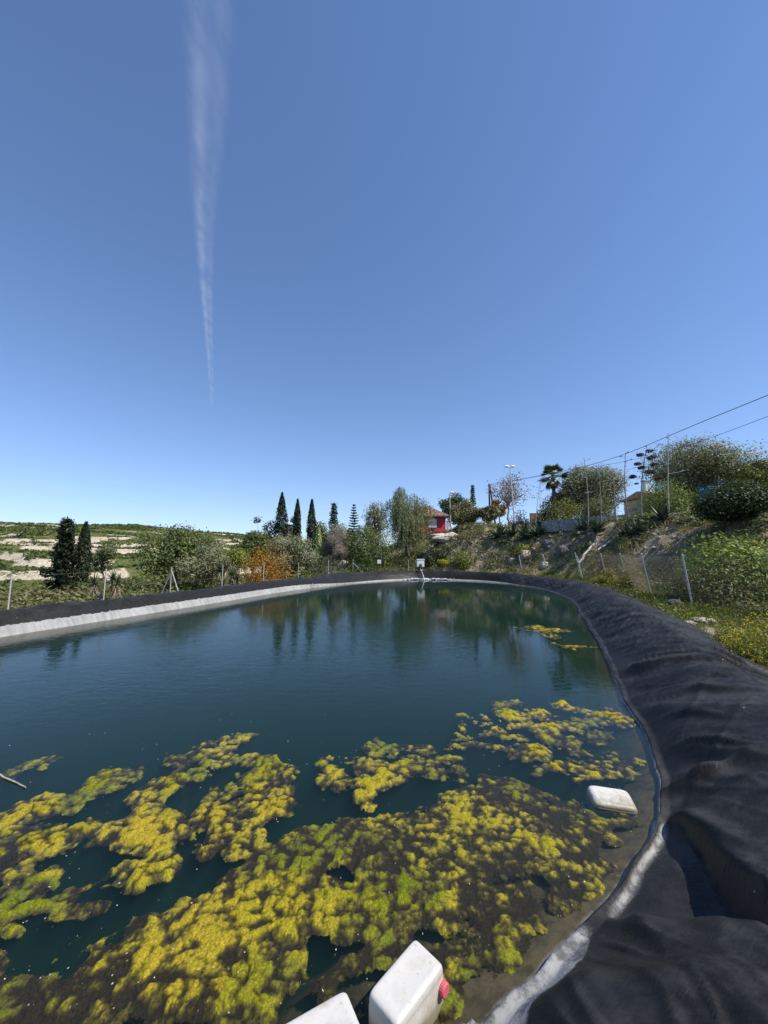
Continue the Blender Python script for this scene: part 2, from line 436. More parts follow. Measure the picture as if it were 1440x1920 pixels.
t = NT('black_liner')
p = t.pos(); z = t.sep(p)[2]; bw = t.attr('band').outputs['Fac']; su = t.attr('slope').outputs['Fac']; ul = t.attr('along').outputs['Fac']
cv = t.n('ShaderNodeCombineXYZ'); t.l(ul, cv.inputs[0]); t.l(su, cv.inputs[1])
n1 = t.noise(1.4, 5, .6, p); n2 = t.noise(9, 5, .65, p); n3 = t.noise(60, 3, .6, p)
streak = t.noise(1., 5, .6, t.vmul(cv.outputs[0], (7, 1.2, 1)))
rot = t.n('ShaderNodeVectorRotate'); t.l(cv.outputs[0], rot.inputs['Vector']); rot.inputs['Angle'].default_value = .5
fine = t.math('ADD', t.noise(1., 2, .5, t.vmul(rot.outputs[0], (34, 5, 1)), 1.2), t.math('MULTIPLY', t.noise(1., 2, .5, t.vmul(cv.outputs[0], (9, 40, 1)), 1.), .7))
up = t.sep(t.n('ShaderNodeNewGeometry').outputs['Normal'])[2]
base = t.mix(t.ramp(n2, .3, .7), (.0115, .0112, .0108), (.021, .0205, .0195))
dust = t.math('MULTIPLY', t.ramp(t.math('ADD', n1, t.math('MULTIPLY', n2, .4)), .58, .88), t.ramp(up, .72, .98))
dust = t.math('ADD', t.math('MULTIPLY', dust, .45), t.math('MULTIPLY', t.ramp(streak, .58, .8), .05))
c = t.mix(dust, base, (.070, .069, .067))
vo = t.n('ShaderNodeTexVoronoi'); vo.inputs['Scale'].default_value = 5.5; t.l(p, vo.inputs['Vector'])
sp = t.math('MULTIPLY', t.ramp(vo.outputs['Distance'], .045, .03), t.ramp(t.sep(vo.outputs['Color'])[0], .60, .62))
c = t.mix(sp, c, (.45, .44, .42))
edge = t.math('ADD', t.math('MULTIPLY', t.math('SUBTRACT', n2, .5), t.math('ADD', t.math('MULTIPLY', bw, .6), .010)), t.math('MULTIPLY', t.math('SUBTRACT', n3, .5), .02))
edge = t.math('MULTIPLY', edge, t.math('SUBTRACT', 1.0, t.math('MULTIPLY', t.attr('side').outputs['Fac'], .6)))
edge = t.math('ADD', edge, t.math('MULTIPLY', t.math('SUBTRACT', streak, .5), t.math('MULTIPLY', bw, .45)))
zc = t.math('MAXIMUM', z, t.math('MULTIPLY', su, .45))
cr = t.ramp(t.math('SUBTRACT', t.math('ADD', zc, edge), bw), .012, -.008)
cr = t.math('MULTIPLY', cr, t.math('MULTIPLY', t.ramp(n3, .22, .42, .7, 1.), t.math('MAXIMUM', t.ramp(n2, .36, .58, .30, 1.), t.attr('side').outputs['Fac'])))
cc = t.mix(t.ramp(t.math('ADD', t.math('MULTIPLY', streak, .6), t.math('MULTIPLY', n1, .4)), .35, .65), (.23, .225, .21), (.36, .355, .34))
c = t.mix(cr, c, cc)
sed = t.mix(t.ramp(n2, .3, .7), (.045, .036, .016), (.095, .074, .034))
c = t.mix(t.ramp(z, .0, -.012), c, sed)
rg = t.math('ADD', t.math('MULTIPLY', n2, .22), t.math('MULTIPLY', cr, .3)); rg = t.math('ADD', rg, .38)
h = t.math('ADD', t.math('MULTIPLY', n2, .004), t.math('MULTIPLY', fine, .0042))
h = t.math('MULTIPLY', h, t.math('SUBTRACT', 1.0, t.math('MULTIPLY', t.attr('side').outputs['Fac'], .75)))
h = t.math('ADD', h, t.math('MULTIPLY', t.math('MULTIPLY', cr, t.math('SUBTRACT', 1.0, t.attr('side').outputs['Fac'])), t.math('ADD', .002, t.math('MULTIPLY', n3, .0015))))
M_LINER = t.surf(t.pbr(c, rg, .16, t.bump(h, 1.0)))
liner = mb.build('pond_liner', M_LINER, smooth=True)
attr(liner, 'band', bandv); attr(liner, 'side', np.broadcast_to(np.clip(side_l+far_b, 0, 1), U.shape)); attr(liner, 'slope', S); attr(liner, 'along', U)
tag(liner, 'black plastic sheet lining the pond banks with a white salt line at the water', 'pond liner')

# ------------------------------------------------------------------ water
t = NT('pond_water')
p = t.pos(); x, y, z = t.sep(p)
cal = t.ramp(t.noise(.16, 3, .5, p), .38, .62)
area = t.math('MULTIPLY', t.math('MULTIPLY', t.ramp(y, 4.2, 7.5), t.ramp(y, 15.0, 11.0, .22, 1.0)), t.ramp(x, 4.5, -1.0, .10, 1.0))
amp = t.math('ADD', .10, t.math('MULTIPLY', t.math('MULTIPLY', area, .9), t.math('ADD', .35, t.math('MULTIPLY', cal, .65))))
w1 = t.noise(1., 3, .55, t.vmul(p, (4.2, 7.5, 1)), .8); w2 = t.noise(1.7, 2, .5, p)
h = t.math('ADD', w1, t.math('MULTIPLY', w2, .7))
nm = t.bump(t.math('MULTIPLY', h, amp), .009)
bf = t.n('ShaderNodeNewGeometry').outputs['Backfacing']
fr = t.n('ShaderNodeFresnel'); t.l(t.math('ADD', 1.33, t.math('MULTIPLY', bf, 1/1.33-1.33)), fr.inputs[0])
fr2 = t.n('ShaderNodeFresnel'); t.l(t.math('ADD', 1.33, t.math('MULTIPLY', bf, 1.33*1.33-0-1.33)), fr2.inputs[0])
t.l(nm, fr.inputs['Normal'])
gl = t.n('ShaderNodeBsdfGlossy'); gl.inputs['Roughness'].default_value = .015; t.l(nm, gl.inputs['Normal'])
tr = t.n('ShaderNodeBsdfTransparent')
mx = t.n('ShaderNodeMixShader'); t.l(fr.outputs[0], mx.inputs[0]); t.l(tr.outputs[0], mx.inputs[1]); t.l(gl.outputs[0], mx.inputs[2])
t.l(mx.outputs[0], t.out.inputs['Surface'])
t.t.nodes.remove(fr2)
# Fresnel of the outside seen from both faces: on the back the node inverts the index, so invert it once more
vol = t.n('ShaderNodeVolumePrincipled')
vol.inputs['Color'].default_value = (.028, .086, .061, 1); vol.inputs['Density'].default_value = 2.2
t.l(vol.outputs[0], t.out.inputs['Volume'])
M_WATER = t.m
# outline 0.5 m outside the waterline, hidden inside the bank
st = np.linspace(0, nu-1, 220).astype(int); ring = q0[st]+nrm[st]*.25
k = len(ring); cen = ring.mean(0)
mb = MB()
top = np.column_stack([ring, np.zeros(k)]); bot = np.column_stack([ring, np.full(k, -3.0)])
vv = np.vstack([top, bot]); i = np.arange(k); j = (i+1) % k
mb.v = [vv]; mb.c = [np.ones((2*k, 3))]; mb.n = 2*k
mb.f = [np.array([i[::-1]]), np.array([i+k]), np.stack([i, j, j+k, i+k], -1)]; mb.m = [np.zeros(1), np.zeros(1), np.zeros(k)]
wat = mb.build('water', M_WATER)
import bmesh
bm = bmesh.new(); bm.from_mesh(wat.data); bmesh.ops.recalc_face_normals(bm, faces=bm.faces); bm.to_mesh(wat.data); bm.free()
tag(wat, kind='structure')

# ------------------------------------------------------------------ algae
main_poly = [(-160, 1960), (-160, 1800), (60, 1775), (150, 1770), (225, 1742), (300, 1700), (360, 1660), (430, 1610), (500, 1555), (560, 1515), (620, 1520), (680, 1512), (740, 1495), (800, 1470), (880, 1447), (960, 1455), (1040, 1468), (1090, 1500), (1120, 1515), (1190, 1515), (1222, 1545), (1216, 1592), (1192, 1640), (1152, 1690), (1120, 1725), (1082, 1762), (1018, 1810), (975, 1855), (920, 1895), (870, 1960)]
mp = np.array([W(u, v)[:2] for u, v in main_poly])
def poly_sd(x, y, poly):
    best = np.full(x.shape, 1e9); ins = np.zeros(x.shape, bool)
    for (ax, ay), (bx, by) in zip(poly, np.roll(poly, -1, 0)):
        dx, dy = bx-ax, by-ay
        tt = np.clip(((x-ax)*dx+(y-ay)*dy)/(dx*dx+dy*dy), 0, 1)
        best = np.minimum(best, (x-ax-tt*dx)**2+(y-ay-tt*dy)**2)
        cc = (ay > y) != (by > y); ins ^= cc & (x < dx*(y-ay)/(dy if dy else 1e-9)+ax)
    d = np.sqrt(best); return np.where(ins, d, -d)
# (u, v, half width px, half height px, level, orange)
blobs = [(85, 1565, 120, 36, 1.0, .6), (20, 1590, 60, 40, 1.0, .5), (95, 1492, 55, 24, .9, .5), (40, 1520, 50, 20, .8, .4), (218, 1451, 52, 22, .85, .5), (35, 1432, 40, 24, .6, .2), (150, 1545, 40, 20, .9, .9),
 (190, 1560, 60, 22, .7, .5), (325, 1470, 52, 24, .95, .5), (300, 1482, 30, 18, .8, .5), (355, 1410, 50, 22, .6, .3), (395, 1425, 50, 22, .5, .3), (440, 1385, 26, 18, .6, .3), (490, 1445, 55, 24, .9, .5), (480, 1490, 60, 26, .95, .6), (430, 1520, 60, 34, 1.0, .7), (415, 1560, 50, 26, .95, .8),
 (300, 1545, 70, 34, .95, .7), (250, 1585, 55, 26, .95, .6), (290, 1630, 60, 30, 1.0, .6), (325, 1510, 50, 20, .8, .6), (450, 1575, 40, 20, .8, .6),
 (95, 1640, 35, 18, .7, .2), (130, 1665, 60, 24, .62, .2), (20, 1690, 45, 40, .8, .3), (15, 1620, 50, 25, .65, .2), (150, 1710, 62, 50, .45, .3), (10, 1740, 40, 30, .8, .5), (200, 1650, 18, 12, .6, .3), (30, 1640, 40, 30, .5, .2),
 (625, 1441, 26, 15, .8, .4), (690, 1463, 50, 22, .85, .2), (740, 1440, 55, 20, .75, .2), (735, 1400, 34, 16, .75, .2), (790, 1400, 30, 14, .6, .3), (810, 1440, 50, 22, .55, .3), (850, 1432, 50, 20, .5, .3), (700, 1480, 30, 12, .7, .2),
 (960, 1328, 36, 12, .85, .3), (1062, 1322, 34, 10, .9, .2), (1140, 1340, 42, 16, .9, .2), (895, 1348, 16, 9, .75, .6), (885, 1372, 30, 8, .55, .7), (895, 1397, 38, 14, .95, 1.), (955, 1376, 30, 10, .7, .5), (1010, 1352, 50, 16, .7, .3), (1020, 1375, 30, 16, .6, .2), (1080, 1355, 50, 18, .6, .3), (990, 1412, 44, 18, .95, .5), (930, 1412, 30, 10, .7, .5), (1070, 1395, 50, 20, .65, .4), (1130, 1385, 50, 22, .5, .4), (1065, 1450, 48, 18, .9, .3), (1130, 1430, 56, 18, .5, .6), (1185, 1425, 24, 10, .45, .8),
 (1020, 1177, 30, 8, .75, .7), (1035, 1188, 22, 5, .7, .6), (1010, 1120, 30, 3, .7, .3), (1075, 1209, 20, 3, .6, .8), (270, 1158, 70, 5, .85, .3)]
bright = [(430, 1760, 150, 110, .5, .8), (560, 1640, 90, 70, .25, .1), (690, 1690, 90, 60, .42, .6), (760, 1660, 80, 40, .3, .2), (440, 1880, 160, 60, .45, .9), (250, 1790, 70, 50, .28, .2), (960, 1780, 60, 55, .35, .1), (930, 1820, 50, 30, .25, .3), (1170, 1555, 50, 36, .38, .1), (130, 1820, 90, 50, .2, .1), (600, 1560, 80, 40, .22, .0), (860, 1560, 60, 40, .15, .1), (700, 1590, 60, 30, .2, .0), (560, 1740, 90, 60, .2, .0), (300, 1880, 80, 40, .3, .5), (1020, 1560, 60, 30, .15, .1), (760, 1550, 50, 20, .15, .1)]
holes = [(635, 1640, 20, 15, .9), (615, 1785, 42, 34, .75), (560, 1840, 60, 40, .34), (700, 1850, 60, 40, .45), (880, 1850, 50, 50, .3), (850, 1740, 90, 60, .22), (1000, 1650, 90, 50, .12), (750, 1770, 80, 40, .25), (560, 1900, 60, 60, .5), (440, 1500, 18, 12, .8), (500, 1530, 22, 20, .5), (640, 1770, 40, 30, .5), (370, 1500, 30, 20, .4), (110, 1735, 40, 26, .3), (340, 1700, 60, 26, .28), (420, 1650, 50, 26, .28)]
def ground_blob(x, y, b):
    c = W(b[0], b[1]); rx = abs(W(b[0]+b[2], b[1])[0]-c[0]); ry = (W(b[0], b[1]-b[3])[1]-W(b[0], b[1]+b[3])[1])/2
    e = ((x-c[0])/rx)**2+((y-c[1])/ry)**2
    return e
ny_ = 640; nth = 760
rr = np.geomspace(1.5, 13.0, ny_); th = np.linspace(R(-50), R(44), nth)
RR, TH = np.meshgrid(rr, th, indexing='ij')
AX = RR*np.sin(TH); AY = RR*np.cos(TH)
# warp: ragged outlines at several sizes
sc_ = np.clip(AY/2.5, .8, 3)
wx = AX+sc_*(.20*(fbm(AX*2.2, AY*2.2, 4, 100)-.5)*2+.05*(fbm(AX*9, AY*9, 3, 101)-.5)*2)
wy = AY+sc_*(.20*(fbm(AX*2.2+40, AY*2.2, 4, 103)-.5)*2+.05*(fbm(AX*9+40, AY*9, 3, 104)-.5)*2)
mainm = ss(-.06, .22, poly_sd(wx, wy, mp))
lev = mainm*(.50+.10*ss(.6, -1.0, AX))
orange = .25*np.ones_like(AX)
for b in blobs:
    e = ground_blob(wx, wy, b); g = np.exp(-e**1.6*.9)
    add = b[4]*g*(1-mainm)
    orange = orange*(1-g)+b[5]*g
    lev = np.maximum(lev, add)
for b in bright:
    e = ground_blob(wx, wy, b); g = np.exp(-e); lev = lev+.52*b[4]*g*mainm; orange = orange*(1-g*.8)+b[5]*g*.8
for b in holes:
    e = ground_blob(wx, wy, b); g = np.exp(-e**1.5); lev = lev-b[4]*g
clx = fbm(AX*3.2, AY*3.2, 4, 110); cl2 = fbm(AX*9., AY*9., 4, 113)
def bil(x, y, sd): return np.abs(2*fbm(x, y, 2, sd)-1)*2
qx = AX+.05*cl2; qy = AY+.05*clx
b1 = np.clip(bil(qx*5.5, qy*5.5, 120), 0, 1.3); b2 = np.clip(bil(qx*13, qy*13, 123), 0, 1.3); b3 = np.clip(bil(qx*31, qy*31, 126), 0, 1.3)
gr = vn(AX*70, AY*70, 128)
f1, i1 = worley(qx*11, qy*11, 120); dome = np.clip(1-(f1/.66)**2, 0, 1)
lv = lev+(.42*(clx-.5)+(.30+.55*(1-mainm))*(cl2-.5))*ss(.05, .35, lev)
hgt = -.036+.041*np.clip(lv, 0, 1.1)
k = ss(.1, .5, lv)
hgt = hgt+k*((b1-.45)*.009+(dome-.5)*.010*(.4+i1)+(b2-.45)*.008+(b3-.45)*.005+(gr-.5)*.004)+.005*k*(fbm(AX*40, AY*40, 2, 130)-.5)
hgt = np.where(lv < .12, -.3, hgt)
hgt = np.minimum(hgt, .03)
# growth colours, young yellow-green to brown dead mat; crevice shade painted into the brown
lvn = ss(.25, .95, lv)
ripe_shade = np.clip(-.12-.14*mainm*ss(-.6, .3, AX)-.10*mainm*ss(2.6, 1.9, AY)+(.64-.12*mainm)*lvn+.55*(b1-.4)+.90*(dome-.52)*(.5+i1)+.75*(b2-.42)+.42*(b3-.42)+.36*(gr-.5)+.8*(cl2-.5)+1.25*(clx-.5), 0, 1)
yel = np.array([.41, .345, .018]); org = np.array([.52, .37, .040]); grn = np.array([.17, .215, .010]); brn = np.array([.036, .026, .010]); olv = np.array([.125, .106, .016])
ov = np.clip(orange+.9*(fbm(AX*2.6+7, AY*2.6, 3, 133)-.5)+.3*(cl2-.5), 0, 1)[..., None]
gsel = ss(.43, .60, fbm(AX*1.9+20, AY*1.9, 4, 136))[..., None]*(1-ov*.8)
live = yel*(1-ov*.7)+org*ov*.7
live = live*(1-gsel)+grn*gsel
r_ = ripe_shade[..., None]
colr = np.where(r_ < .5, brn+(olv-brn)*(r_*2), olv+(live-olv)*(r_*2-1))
spk = (vn(AX*120, AY*120, 140)-.5)[..., None]
colr = np.clip(colr*(1+.5*spk), .004, 1)
idx = gridf(ny_, nth); hf = hgt.ravel()
keep = hf[idx].min(1) > -.2
idx = idx[keep]; used = np.unique(idx); rem = np.zeros(hf.size, np.int64); rem[used] = np.arange(len(used))
vv = np.stack([AX, AY, hgt], -1).reshape(-1, 3)[used]
t = NT('algae'); p = t.pos(); c = t.attr('Col').outputs['Color']
n1 = t.noise(90, 4, .65, p); n2 = t.noise(260, 2, .5, p)
k_ = t.ramp(n1, .3, .7, .6, 1.25)
cc = t.n('ShaderNodeVectorMath', operation='SCALE'); t.l(c, cc.inputs[0]); t.l(k_, cc.inputs['Scale'])
tr = t.n('ShaderNodeBsdfTranslucent'); t.l(cc.outputs[0], tr.inputs[0])
mx = t.n('ShaderNodeMixShader'); mx.inputs[0].default_value = .12
t.l(t.pbr(cc.outputs[0], t.ramp(n1, .3, .7, .45, .75), .12, t.bump(t.math('ADD', n1, t.math('MULTIPLY', n2, .6)), .012)), mx.inputs[1]); t.l(tr.outputs[0], mx.inputs[2])
n4 = t.noise(38, 5, .7, p, 1.5)
al_ = t.ramp(t.math('ADD', t.attr('cover').outputs['Fac'], t.math('MULTIPLY', t.math('SUBTRACT', n4, .5), 1.1)), .22, .46)
tp = t.n('ShaderNodeBsdfTransparent'); mz = t.n('ShaderNodeMixShader'); t.l(al_, mz.inputs[0]); t.l(tp.outputs[0], mz.inputs[1]); t.l(mx.outputs[0], mz.inputs[2])
M_ALGAE = t.surf(mz.outputs[0])
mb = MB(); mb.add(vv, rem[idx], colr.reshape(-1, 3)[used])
COV = (ss(.12, .42, lv)*ss(-.3, -.1, hgt)*(np.where(mainm > .5, .62, .42)+.5*ss(.0, .13, ripe_shade))).ravel()[used]
al = mb.build('algae', M_ALGAE, smooth=True); attr(al, 'cover', COV)
tag(al, kind='stuff', label='yellow and green algae mats floating on the near end of the pond', cat='algae')
# bits of floating debris
mb = MB(); n = 420
uu = rng.uniform(0, 1240, n); v_ = rng.uniform(1330, 1910, n)
pp = np.array([W(a, b_, .006) for a, b_ in zip(uu, v_)]); ok = sdist(pp[:, 0], pp[:, 1]) < -.12; pp = pp[ok]
ax = rng.normal(size=(len(pp), 3)); ax[:, 2] = 0
hh = np.zeros(len(pp))
mb.leaves(pp+np.array([0, 0, .012]), rng.uniform(.006, .016, len(pp)), rng.uniform(.004, .008, len(pp)), np.where(rng.random((len(pp), 1)) < .5, [[.7, .66, .55]], [[.4, .36, .2]]), axis=ax*2, jit=.2)
tag(mb.build('floating_debris', M_LEAF), kind='stuff', label='pale specks and leaf bits drifting among the algae', cat='debris')


# ------------------------------------------------------------------ plants
def C(*a): return np.array(a, float)
def tint(base, n, lo=.65, hi=1.35, hue=.12):
    c = np.asarray(base, float)[None]*rng.uniform(lo, hi, (n, 1))
    return np.clip(c*(1+rng.normal(size=(n, 3))*hue*[1, .4, .6]), .003, 1)
def sphere_pts(n, inner=.55):
    v = rng.normal(size=(n, 3)); v /= np.linalg.norm(v, axis=1)[:, None]
    return v*(rng.uniform(inner**3, 1, n)**(1/3))[:, None]
def limb(mb, a, b, r0, r1, wob=.08, k=6, col=(.16, .12, .09)):
    a = np.asarray(a, float); b = np.asarray(b, float); t = np.linspace(0, 1, k)[:, None]
    pts = a+(b-a)*t; L = np.linalg.norm(b-a)
    pts[1:-1] += rng.normal(size=(k-2, 3))*wob*L*.5
    mb.tube(pts, np.linspace(r0, r1, k), 6, tint(col, 1, .8, 1.2, .05)[0])
    return pts
def crown_clumps(w, h, k, flat=.0, top=1.0):
    """centres and radii of leaf masses filling an uneven crown, base at z=0"""
    c = sphere_pts(k, .40)*rng.uniform(.75, 1.22, (k, 1)); c[:, 2] = np.clip(c[:, 2]*.5+.5, 0, 1.08)
    if flat: c[:, 2] = c[:, 2]**(1-flat)
    wid = 1-.35*np.abs(c[:, 2]-.45)*top
    out = np.column_stack([c[:, 0]*w*.40*wid, c[:, 1]*w*.40*wid, h*(.14+.72*c[:, 2])])
    rad = rng.uniform(.10, .29, k)*min(w, h)
    return out, rad
def tree(name, label, cat, u, v_top, width, d, col, leaf=.22, n=5200, base_v=None, k=16, trunk=.3, bare=.25, group=None, style='broad', tone=(.65, 1.35), bark=(.15, .12, .09), up=0., gaps=.62):
    col = np.asarray(col)*(1.45 if max(col) > .045 else 1.2)
    x = P(u, 1037, d)[0]; g = tz(x, d)
    top = P(u, v_top, d)[2]; h = max(top-g, .8); w = width/F*d
    root = thing(name, label, cat, (x, d, g), group)
    ch = h*(1-bare); z0 = h*bare
    tm = MB(); cm = MB()
    if style == 'broad':
        cen, rad = crown_clumps(w, ch, k)
        cen[:, 2] += z0
        fork = np.array([rng.normal()*.1*w*.3, rng.normal()*.05*w, z0+ch*.18])
        limb(tm, (0, 0, -.3), fork, trunk*.5, trunk*.36, .1, 6, bark)
        for c in cen: limb(tm, fork+rng.normal(size=3)*.05, c, trunk*.2, trunk*.04, .16, 5, bark)
        per = np.maximum((rad**2/np.sum(rad**2)*n*1.5).astype(int), 30)
        for c, r, m in zip(cen, rad, per):
            pp = c+sphere_pts(m, gaps)*r*[1.15, 1.15, .9]
            pp += rng.normal(size=pp.shape)*r*.12
            # twigs of leaves that stick out unevenly
            cm.leaves(pp, leaf*rng.uniform(.6, 1.3, m), leaf*.55*rng.uniform(.7, 1.2, m), tint(col, m, *tone)*rng.uniform(.82, 1.18), up=up, face=pp-c)
        sh = cen[rng.integers(0, k, n//22)]; v = sphere_pts(len(sh), .8); pp = sh+v*rad.mean()*1.12
        cm.leaves(pp, leaf*1.1, leaf*.35, tint(col, len(sh), *tone), axis=v*1.5)
    elif style == 'weeping':
        cen, rad = crown_clumps(w, ch, k); cen[:, 2] += z0+ch*.10
        fork = np.array([0, 0, z0+ch*.3])
        limb(tm, (0, 0, -.3), fork, trunk*.6, trunk*.45, .1, 6, bark)
        for c in cen: limb(tm, fork, c, trunk*.22, trunk*.04, .16, 5, bark)
        ns = n//16
        ci = rng.integers(0, k, ns); v = sphere_pts(ns, .6); v[:, 2] = np.abs(v[:, 2])*.8-.1
        st = cen[ci]+v*rad[ci][:, None]*1.25
        Ln = np.minimum(rng.uniform(.10, .34, ns)*h, st[:, 2]-.15*h*rng.random(ns)); tt = rng.uniform(0, 1, (ns, 16))
        pp = np.repeat(st, 16, 0); q = tt.ravel(); pp[:, 2] -= q*np.repeat(Ln, 16); out = np.repeat(v, 16, 0); out[:, 2] = 0
        pp += out*(.25*np.sqrt(q))[:, None]*.6+rng.normal(size=pp.shape)*.05*leaf/.2
        sc1 = np.repeat(rng.uniform(.7, 1.3, ns), 16)[:, None]
        cm.leaves(pp, leaf*rng.uniform(.7, 1.3, len(pp)), leaf*.3, tint(col, len(pp), *tone)*sc1, axis=np.array([0, 0, -1.3]), jit=.6, face=out)
    elif style == 'cypress':
        limb(tm, (0, 0, -.2), (0, 0, h*.95), trunk*.4, .02, .01, 6, bark)
        z = rng.uniform(.03, 1, n)**.9; prof = np.interp(z, [0, .08, .35, .75, .93, 1], [.35, .8, 1, .72, .3, .05])
        a = rng.uniform(0, 2*np.pi, n); lump = .78+.5*vn(a*1.3+np.cos(a)*2, z*h*1.1, int(u))
        r = w*.5*prof*lump*np.sqrt(rng.uniform(.35, 1.05, n))
        pp = np.column_stack([r*np.cos(a), r*np.sin(a), z*h])
        out = np.column_stack([np.cos(a), np.sin(a), np.full(n, 2.2)])
        cm.leaves(pp, leaf*rng.uniform(.8, 1.6, n), leaf*.4, tint(col, n, *tone), axis=out, jit=.8, face=out*[1, 1, .1])
    elif style in ('fir', 'whorl'):
        limb(tm, (0, 0, -.2), (0, 0, h*.97), trunk*.45, .02, .01, 8, bark)
        lev = 22 if style == 'whorl' else 22
        for i in range(lev):
            f_ = i/(lev-1); zz = h*(.06+.90*f_) if style == 'whorl' else h*(bare+(1-bare)*f_*.97)
            rw = w*.5*(1-f_)**(.8)*(1 if style == 'whorl' else rng.uniform(.65, 1.15))+.10
            nb = 7 if style == 'whorl' else rng.integers(3, 6)
            a0 = rng.uniform(0, 6.3)
            for b in range(nb):
                a = a0+b*2*np.pi/nb+rng.normal()*.15; L = rw*rng.uniform(.75, 1.1)
                dz = (.22 if style == 'whorl' else rng.uniform(-.05, .25))*L
                tip = np.array([math.cos(a)*L, math.sin(a)*L, zz+dz])
                limb(tm, (0, 0, zz), tip, .03, .008, .04, 4, bark)
                m = max(8, int(n/lev/nb)); q = rng.uniform(.15, 1.05, m)[:, None]
                pp = np.array([0, 0, zz])+(tip-[0, 0, zz])*q
                sp = (.05 if style == 'whorl' else .16)*w*.5*(1.1-q*.6)
                pp = pp+rng.normal(size=(m, 3))*sp*[1, 1, .45 if style == 'whorl' else .7]
                cm.leaves(pp, leaf*rng.uniform(.7, 1.3, m), leaf*.4, tint(col, m, *tone), axis=np.array([math.cos(a), math.sin(a), .5])*.9)
    elif style == 'twiggy':     # bare grey crown
        fork = np.array([0, 0, z0+.1*h]); limb(tm, (0, 0, -.2), fork, trunk*.5, trunk*.4, .1, 5, bark)
        cen, rad = crown_clumps(w, ch, k); cen[:, 2] += z0
        for c, r in zip(cen, rad):
            limb(tm, fork, c, trunk*.22, .02, .18, 5, bark)
            m = int(n/k); v = sphere_pts(m, .2)
            pp = c+v*r*.9
            cm.leaves(pp, leaf*rng.uniform(1., 2.6, m), leaf*.10, tint(col, m, *tone), axis=v*1.2+[0, 0, .1])
    if tm.v: tm.build('trunk', M_BARK, root)
    cm.build('crown', M_LEAF, root)
    return root
def bush(name, label, cat, u, v_top, v_base, width, d, col, leaf=.08, n=3000, k=10, group=None, flowers=None, tone=(.6, 1.35), depth=None, kind=None, zb=None, up=.25, nflow=0, lw=.5):
    col = np.asarray(col)*(1.4 if max(col) > .055 else 1.25)
    x = P(u, 1037, d)[0]; g = tz(x, d) if zb is None else zb
    top = P(u, v_top, d)[2]; h = max(top-g, .15); w = width/F*d; dp = w*.8 if depth is None else depth
    mb = MB()
    c = sphere_pts(k, .2); c[:, 2] = np.abs(c[:, 2])
    cen = np.column_stack([c[:, 0]*w*.38, c[:, 1]*dp*.38, c[:, 2]*h*.68+.08*h]); rad = rng.uniform(.22, .38, k)*min(w, h*1.3)
    cen[0] = [0, 0, h*.70]; rad[0] = .30*min(w, h)
    per = np.maximum((rad**2/np.sum(rad**2)*n).astype(int), 20)
    for q, r, m in zip(cen, rad, per):
        v = sphere_pts(m, .5); pp = q+v*r*[1.1, 1.1, .85]+rng.normal(size=(m, 3))*r*.1; pp[:, 2] = np.abs(pp[:, 2])
        mb.leaves(pp, leaf*rng.uniform(.6, 1.4, m), leaf*lw*rng.uniform(.7, 1.3, m), tint(col, m, *tone)*rng.uniform(.8, 1.2), up=up, axis=v*.8, face=v)
        if flowers is not None:
            fl = max(4, int(nflow*m/n)); v = sphere_pts(fl, .9); v[:, 2] = np.abs(v[:, 2])
            pp = q+v*r*[1.15, 1.15, .95]; mb.leaves(pp, leaf*.55, leaf*.5, tint(flowers, fl, .8, 1.15, .05))
    for i in range(14):
        a = rng.uniform(0, 6.28); q = cen[rng.integers(0, k)]
        mb.tube([[q[0]*.3, q[1]*.3, -.15], [q[0]*.6, q[1]*.6, q[2]*.5], q], [.02*h, .014*h, .004*h], 4, (.14, .11, .07))
    o = mb.build(name, M_LEAF, loc=(x, d, g))
    return tag(o, label, cat, group, kind)

CY = C(.022, .034, .014); OL = C(.15, .157, .092); DG = C(.05, .065, .022); PINE = C(.05, .068, .034); YG = C(.15, .17, .035); PEP = C(.115, .128, .06); LG = C(.095, .125, .028)
# left of the pond
tree('conifer_tree', 'dark conifer with ragged layered branches beside the narrow cypress', 'tree', 121, 974, 62, 25, C(.024, .034, .017), .26, 5200, style='fir', bare=.04, trunk=.25)
tree('cypress_tree', 'narrow dark cypress standing against the terraced hill', 'tree', 157, 979, 26, 26, CY*.95, .2, 3200, style='cypress', trunk=.2)
tree('leafy_tree', 'round green tree rising above the left bank before the terraces', 'tree', 338, 972, 122, 29, C(.085, .105, .035), .2, 7000, k=22, bare=.12)
tree('grey_bush_tree', 'pale grey green bushy tree behind the braced fence post', 'tree', 385, 1020, 110, 27, C(.15, .155, .085), .16, 5200, k=16, bare=.05, trunk=.15)
tree('leaning_tree', 'thin tree with a leaning bare branch near the dark cypress', 'tree', 196, 1002, 46, 27, C(.09, .105, .045), .16, 1300, k=10, bare=.25, trunk=.16)
tree('round_tree', 'rounded dark tree on the hill crest at far left', 'tree', 35, 979, 34, 150, DG*.9, 1.0, 900, k=10, bare=.1)
tree('umbrella_tree', 'lone dark round tree on the hill skyline beside the cypress grove', 'tree', 437, 990, 20, 260, DG*.8, 1.4, 500, k=7, bare=.0)
bush('orange_shrub', 'orange rust coloured shrub behind the left fence', 'shrub', 488, 1016, 1085, 108, 27.5, C(.27, .135, .018), .13, 4600, 15, tone=(.45, 1.3))
tree('green_shrub_tree', 'yellow green tree standing left of the orange shrub', 'tree', 432, 1012, 70, 34, YG*.9, .2, 3600, k=14, bare=.05, trunk=.15)
